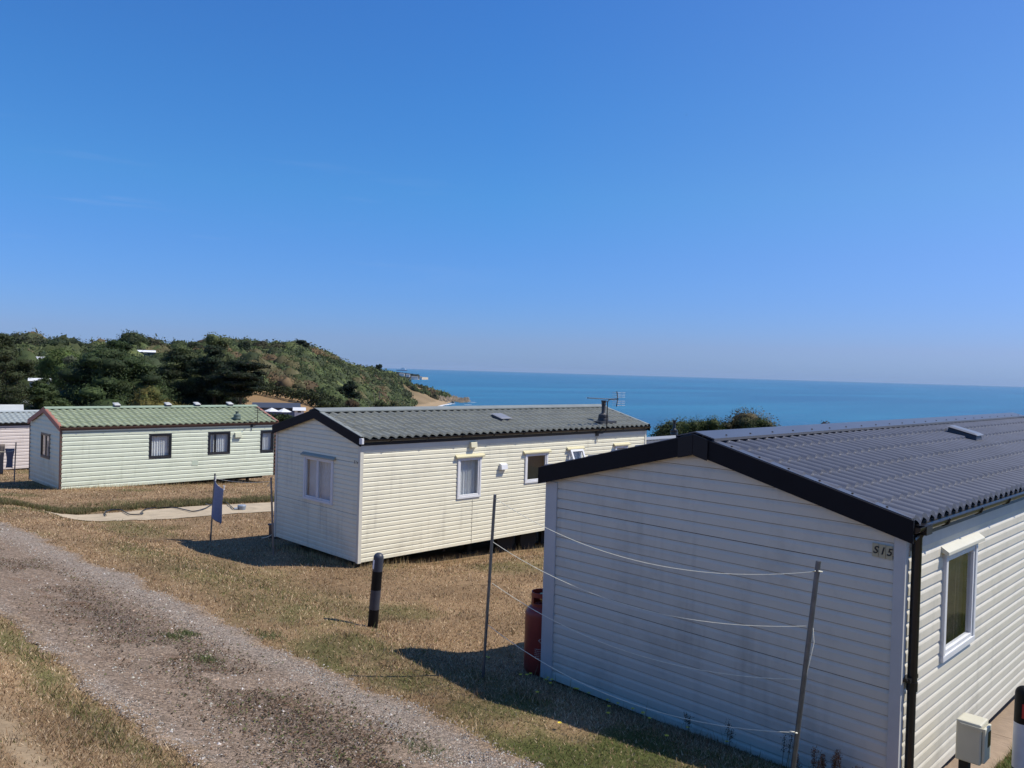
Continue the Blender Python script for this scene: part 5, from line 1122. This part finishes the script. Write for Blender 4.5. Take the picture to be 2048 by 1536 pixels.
# ------------------------------------------------------------------ grass, stones, weeds
HOMES = [(s['pos'][0], s['pos'][1], s['L'], s['W']) for s in (s15, s14, s13, s12, s4)]
def inside_home(x, y, m=0.0):
    q = np.zeros(len(x), bool)
    for hx, hy, hl, hw in HOMES: q |= (x > hx+m) & (x < hx+hl-m) & (y > hy+m) & (y < hy+hw-m)
    return q
def blades(name, label, x, y, length, width, col, lean=.8, mt=BLADE, cat='grass'):
    n = len(x); z = Zf(x, y)-.004; a = rng.uniform(0, 2*math.pi, n); ln = length*rng.uniform(.5, 1.35, n); wd = width*rng.uniform(.6, 1.3, n); le = lean*rng.uniform(.3, 1.2, n)
    t = rng.uniform(0, 2*math.pi, n); dx = np.cos(a)*wd; dy = np.sin(a)*wd; tx = np.cos(t)*np.sin(le)*ln; ty = np.sin(t)*np.sin(le)*ln; tz = np.cos(le)*ln
    V = np.stack([np.stack([x-dx, y-dy, z], 1), np.stack([x+dx, y+dy, z], 1), np.stack([x+tx+dx*.15, y+ty+dy*.15, z+np.maximum(tz, .006)], 1)], 1).reshape(-1, 3)
    return setp(bigmesh(name, V, np.arange(3*n).reshape(n, 3), mt, np.repeat(col, 3, 0)), label, cat, kind='stuff')
def blade_cols(x, y):
    n = len(x); g = greenness(x, y); pick = rng.random(n) < (.08+.66*g)
    straw = np.array([[.47, .32, .18], [.39, .255, .14], [.66, .51, .33], [.21, .13, .07]])[rng.integers(0, 4, n)]
    green = np.array([[.13, .145, .040], [.18, .185, .06], [.085, .11, .03], [.24, .22, .08]])[rng.integers(0, 4, n)]
    return np.where(pick[:, None], green, straw)*rng.uniform(.75, 1.2, size=(n, 1))*(.62+.62*fbm(x*1.1, y*1.1, 46, 4))[:, None]
def scatter(n, r0, r1, rel0=-34.5, rel1=34.5, p=1.0):
    r = np.exp(rng.uniform(math.log(r0), math.log(r1), n)); rel = np.radians(rng.uniform(rel0, rel1, n)); a = YAW-rel; return r*np.cos(a), r*np.sin(a), r
def turf():
    x, y, r = scatter(760000, 3.2, 60)
    ok = ~inside_home(x, y, .12) & ~on_path(x, y)
    rag = .02+.42*rng.random(len(x))**2.2*np.clip(fbm(x*4, y*4, 86, 3)*2-.5, 0, 1); tr = (x > edge_l(y)+rag) & (x < edge_r(y)-rag); tt = (x-TRK_L)/(TRK_R-TRK_L)
    keep_tr = (fbm(x*2.2, y*1.6, 81, 3) > .60) & (np.abs(tt-.5) < .3) & (rng.random(len(x)) < .35)
    bare = np.exp(-((x-(1.28+.12*fbm(y*.7, y*0, 52)))/.11)**2)*smooth(y, 1.5, 3.5)
    ok &= ~((x > 9.0) & (x < 17.6) & (y > 12.33) & (y < 12.6) & (rng.random(len(x)) < .8))
    ok &= (~tr | keep_tr) & (rng.random(len(x)) > bare*.9) & ~((x > 6.6) & (y > 1.95) & (y < 2.45) & (x < 14))
    x, y, r = x[ok], y[ok], r[ok]; L = .035*(1+.35*np.clip((r-6)/20, 0, 2))*(.7+.6*fbm(x, y, 82)); W_ = .0042*(r/6)**.75
    blades('dry_grass', 'short sun dried grass with greener patches', x, y, L, W_, blade_cols(x, y), 1.25)
turf()
def clumps():
    x, y, r = scatter(240000, 3.2, 34); m_ = fbm(x*2.6, y*2.6, 87, 3)
    ok = (m_ > .60) & ~inside_home(x, y, -.02) & ~on_path(x, y) & ~((x > edge_l(y)-.02) & (x < edge_r(y)+.02)) & ~((x > 6.6) & (y > 1.9) & (y < 2.2)) & (rng.random(len(x)) < .5)
    x, y, r = x[ok], y[ok], r[ok]; blades('grass_clumps', 'longer uneven tufts standing in the dry turf', x, y, .075*(.6+.8*rng.random(len(x))), .0035*(r/6)**.75, blade_cols(x, y)*.9, .75)
clumps()
def bank_grass():
    n = 60000; x = rng.uniform(5.2, 19.5, n); y = PATH[3]-.35*smooth(9-x, 0, 3)+.05+np.abs(rng.normal(0, .75, n)); ok = (fbm(x*.9, y*1.4, 88, 3) > .42) & ~on_path(x, y); x, y = x[ok], y[ok]; n = len(x)
    c = np.array([[.16, .16, .06], [.10, .12, .04], [.30, .22, .12], [.20, .17, .08]])[rng.integers(0, 4, n)]*rng.uniform(.7, 1.2, (n, 1))
    blades('bank_grass', 'rough greener grass on the low bank behind the concrete strip', x, y, .13*np.ones(n), .009*np.ones(n), c, .8)
bank_grass()
def verge_grass():
    n = 42000; x = rng.uniform(6.75, 14, n); y = rng.uniform(.5, 1.96, n); c = np.array([[.10, .17, .035], [.15, .21, .05], [.07, .12, .025], [.30, .27, .12]])[rng.integers(0, 4, n)]*rng.uniform(.75, 1.2, (n, 1))
    blades('green_verge_grass', 'longer bright green grass beyond the paving slabs', x, y, .075*np.ones(n), .0032*np.ones(n), c, .9)
verge_grass()
def tall_grass():
    X = []; Y = []
    for hx, hy, hl, hw, n in ((8.676, 12.497, 8.9, 3.05, 1500), (8.98, 30.9, 8.2, 3.66, 1300), (6.52, 2.207, .1, 3.66, 300)):
        t = rng.random(n); X.append(hx+hl*t); Y.append(hy-.02-abs(rng.normal(0, .10, n)))
        m_ = n//3; t = rng.random(m_); X.append(hx-.03-abs(rng.normal(0, .10, m_))); Y.append(hy+hw*t)
    x = np.concatenate(X); y = np.concatenate(Y); n = len(x); c = np.array([[.55, .42, .24], [.45, .33, .18], [.36, .30, .14]])[rng.integers(0, 3, n)]*rng.uniform(.8, 1.2, (n, 1))
    blades('tall_dry_grass', 'taller dry grass stems left uncut under the home edges', x, y, .15*np.ones(n)*rng.uniform(.3, 1.2, n), .0045*np.ones(n), c, .35)
tall_grass()
def stones(name, label, n, seedmask, smin, smax, cols):
    y = 1.5+np.exp(rng.uniform(math.log(.8), math.log(24), n*3)); x = rng.uniform(TRK_L-.15, TRK_R+.2, n*3)
    ok = seedmask(x, y) & (x > edge_l(y)+.18*rng.random(len(x))-.04) & (x < edge_r(y)+.05-.22*rng.random(len(x))); x = x[ok][:n]; y = y[ok][:n]; n = len(x); z = Zf(x, y)+.022
    s = np.exp(rng.uniform(math.log(smin), math.log(smax), n))*(1+.02*y); a = rng.uniform(0, 2*math.pi, n)
    base = np.array([[1, 0, 0], [.2, .9, 0], [-.9, .3, 0], [-.1, -.8, 0], [.1, .1, .62], [-.2, -.1, .45]]); V = []
    jit = rng.uniform(.7, 1.3, (n, 6, 3)); Bv = base[None]*jit*s[:, None, None]*np.array([1, .75, 1])
    ca, sa = np.cos(a), np.sin(a); X = Bv[..., 0]*ca[:, None]-Bv[..., 1]*sa[:, None]+x[:, None]; Y = Bv[..., 0]*sa[:, None]+Bv[..., 1]*ca[:, None]+y[:, None]; Zz = Bv[..., 2]+z[:, None]-s[:, None]*.12
    V = np.stack([X, Y, Zz], -1).reshape(-1, 3); f = np.array([[0, 1, 4], [1, 2, 5], [1, 5, 4], [2, 3, 5], [3, 0, 4], [3, 4, 5]]); F = (np.arange(n)[:, None, None]*6+f[None]).reshape(-1, 3)
    c = np.array(cols)[rng.integers(0, len(cols), n)]*rng.uniform(.7, 1.25, (n, 1))
    m_ = mat('gravel_stone', (.3, .28, .25), .85, attr='Col', noise=.2, scale=30, spec=.2)
    setp(bigmesh(name, V, F, m_, np.repeat(c, 6, 0)), label, 'gravel', kind='stuff')
stones('gravel_stones', 'loose grey and tan gravel lying on the track', 60000, lambda x, y: rng.random(len(x)) < (.14+.80*np.maximum(smooth((x-TRK_L)/(TRK_R-TRK_L), .6, .8), 1-smooth((x-TRK_L)/(TRK_R-TRK_L), .0, .12)))*(.4+fbm(x*2, y*2, 83)), .004, .013,
    [(.42, .385, .34), (.30, .27, .235), (.36, .28, .21), (.50, .46, .40), (.20, .17, .145), (.38, .29, .23)])
stones('pale_pebbles', 'scattered larger pale pebbles on the track', 1700, lambda x, y: (x > edge_l(y)) & (x < edge_r(y)),   .008, .021, [(.50, .48, .40), (.60, .56, .52), (.45, .33, .24), (.30, .24, .20)])
def leaf_litter():
    n = 26000; y = 1.5+np.exp(rng.uniform(math.log(1), math.log(20), n)); x = rng.normal((TRK_L+TRK_R)/2, .38, n)
    ok = fbm(x*1.3, y*.9, 71, 4) > .42; x = x[ok]; y = y[ok]; n = len(x); z = Zf(x, y)+.034
    c = np.array([[.10, .06, .035], [.16, .10, .06], [.06, .045, .03], [.12, .13, .05]])[rng.integers(0, 4, n)]*rng.uniform(.7, 1.3, (n, 1))
    setp(rand_quads(np.stack([x, y, z], 1), .011*rng.uniform(.5, 1.4, n), c, 'leaf_litter', LEAF, flat=1.0), 'dark dry leaf litter along the middle of the track', 'litter', kind='stuff')
leaf_litter()
def tufts():
    GG = 'small green weeds in the track'
    g = random.Random(8)
    for u, v, s, lb in ((1155-620, 1275, .16, 'wide green weed in the middle of the track'), (378, 1272, .10, 'smaller green weed right beside the wide weed'), (412, 1325, .11, 'green weed nearer the camera in the middle of the track'), (845, 1503, .16, 'green tuft in the gravel at the bottom of the photo'), (92, 1017, .3, 'dark green clump at the corner of the concrete strip'), (345, 1278, .12, 'green weed left of the other track weeds')):
        B = at(u, v); n = 380; x = rng.normal(B[0], s*.55, n); y = rng.normal(B[1], s*.8, n); 
        a = rng.uniform(0, 2*math.pi, n); ln = rng.uniform(.3, 1, n)*.05*(1.6 if s > .2 else 1); t = rng.uniform(0, 2*math.pi, n); z = Zf(x, y)+.02; le = rng.uniform(.3, 1.2, n); w = .004*(3 if s > .2 else 1)
        V = np.stack([np.stack([x-np.cos(a)*w, y-np.sin(a)*w, z], 1), np.stack([x+np.cos(a)*w, y+np.sin(a)*w, z], 1), np.stack([x+np.cos(t)*np.sin(le)*ln, y+np.sin(t)*np.sin(le)*ln, z+np.cos(le)*ln], 1)], 1).reshape(-1, 3)
        setp(bigmesh('weed', V, np.arange(3*n).reshape(n, 3), BLADE, np.repeat(np.array([.10, .125, .045])*rng.uniform(.6, 1.5, (n, 1)), 3, 0), origin=tuple(B)), lb, 'weed', GG)
tufts()
def docks():
    dm = leafmat('dock_seed', .9, .1)
    rows = [(1655, 1500, 'brown dock plant right of the line post, tallest seed head'), (1690, 1515, 'brown dock plant farthest right below the gable'), (1622, 1508, 'brown dock plant just right of the line post'), (1560, 1470, 'small dark dock left of the line post against the wall'), (1450, 1440, 'thin dark weed against the lower wall'), (1375, 1435, 'short leafy weed at the wall foot left of the line post')]
    for k, (u, v, lb) in enumerate(rows):
        d = ray(u, v); x = 6.40-.05*(k % 3); t_ = x/d[0]; y = d[1]*t_; zt = CH+d[2]*t_; z = zg1(x, y); h = max(.12, zt-z+.05); P = []; C_ = []; mb = MB()
        tt = empty('dock_plant', (x, y, z), lb, 'weed', 'seeding weeds along the near gable')
        for s in range(3 if k < 3 else 2):
            ox, oy = random.uniform(-.05, .05), random.uniform(-.07, .07); hh = h*random.uniform(.7, 1); tip = Vector((x+ox*1.8, y+oy*1.8, z+hh)); mb.tube([(x+ox, y+oy, z-.02), tip], [.003, .0018], 5); n = 240 if k < 3 else 90
            f = rng.uniform(.5, 1.02, n); base = np.array([x+ox, y+oy, z]); dd = np.array(tip)-base; p = base+dd*f[:, None]+rng.normal(0, .012, (n, 3)); P.append(p); C_.append(np.array([.24, .12, .06] if k < 3 else [.07, .06, .035])*rng.uniform(.6, 1.4, (n, 1)))
        mb.build('stem', mat('weed_stem', (.16, .10, .05), .9), tt); rand_quads(np.concatenate(P), .006*np.ones(sum(map(len, P))), np.concatenate(C_), 'seed_head', dm, tt)
docks()
def dandelions():
    ym = mat('yellow_petals', (.75, .60, .05), .7); proto = None; st = mat('flower_stalk', (.10, .14, .04), .8)
    pts = [(1053, 1361), (1041, 1361), (1035, 1320), (1095, 1366), (1091, 1370), (1100, 1378), (1114, 1370), (1075, 1397), (1160, 1388), (1166, 1389), (1174, 1389), (1197, 1397), (1225, 1411), (1217, 1425), (1250, 1417), (1216, 1440), (1286, 1439), (1299, 1449), (1390, 1466), (1332, 1486), (1034, 1322), (1120, 1460), (1505, 1500), (1060, 1358), (1283, 1428), (1305, 1436)]
    for k, (u, v) in enumerate(pts):
        B = at(u, v)
        if B[0] > 6.45: B[0] = 6.40; B[2] = zg1(B[0], B[1])
        if proto is None:
            mb = MB(); mb.cur = 1; mb.tube([(0, 0, -.01), (.004, 0, .055)], .0018, 5); mb.cur = 0
            for q in range(10): a = 2*math.pi*q/10; mb.quad((.004, 0, .056), (.004+.016*math.cos(a-.28), .016*math.sin(a-.28), .062), (.004+.019*math.cos(a), .019*math.sin(a), .064), (.004+.016*math.cos(a+.28), .016*math.sin(a+.28), .062))
            proto = mb.build('dandelion', [ym, st]); o = proto
        else: o = proto.copy(); COL.objects.link(o)
        o.location = (B[0], B[1], B[2]+.0); o.rotation_euler = (0, 0, k*1.3); setp(o, 'small yellow flower in the shaded grass before the near gable', 'flower', 'yellow flowers in the shaded grass')
dandelions()

# ------------------------------------------------------------------ thin sea haze
def make_haze():
    mb = MB(); mb.box(-31000, 31000, -31000, 31000, -45, 150)
    mt = bpy.data.materials.new('haze_air'); mt.use_nodes = True; nt = mt.node_tree; nt.nodes.clear(); o = nt.nodes.new('ShaderNodeOutputMaterial')
    v = nt.nodes.new('ShaderNodeVolumePrincipled'); v.inputs['Density'].default_value = HAZE; v.inputs['Color'].default_value = (.62, .78, .98, 1); nt.links.new(v.outputs[0], o.inputs['Volume'])
    setp(mb.build('haze', mt), 'thin blue sea haze', 'haze', kind='stuff')
HAZE = 1.9e-5
make_haze()
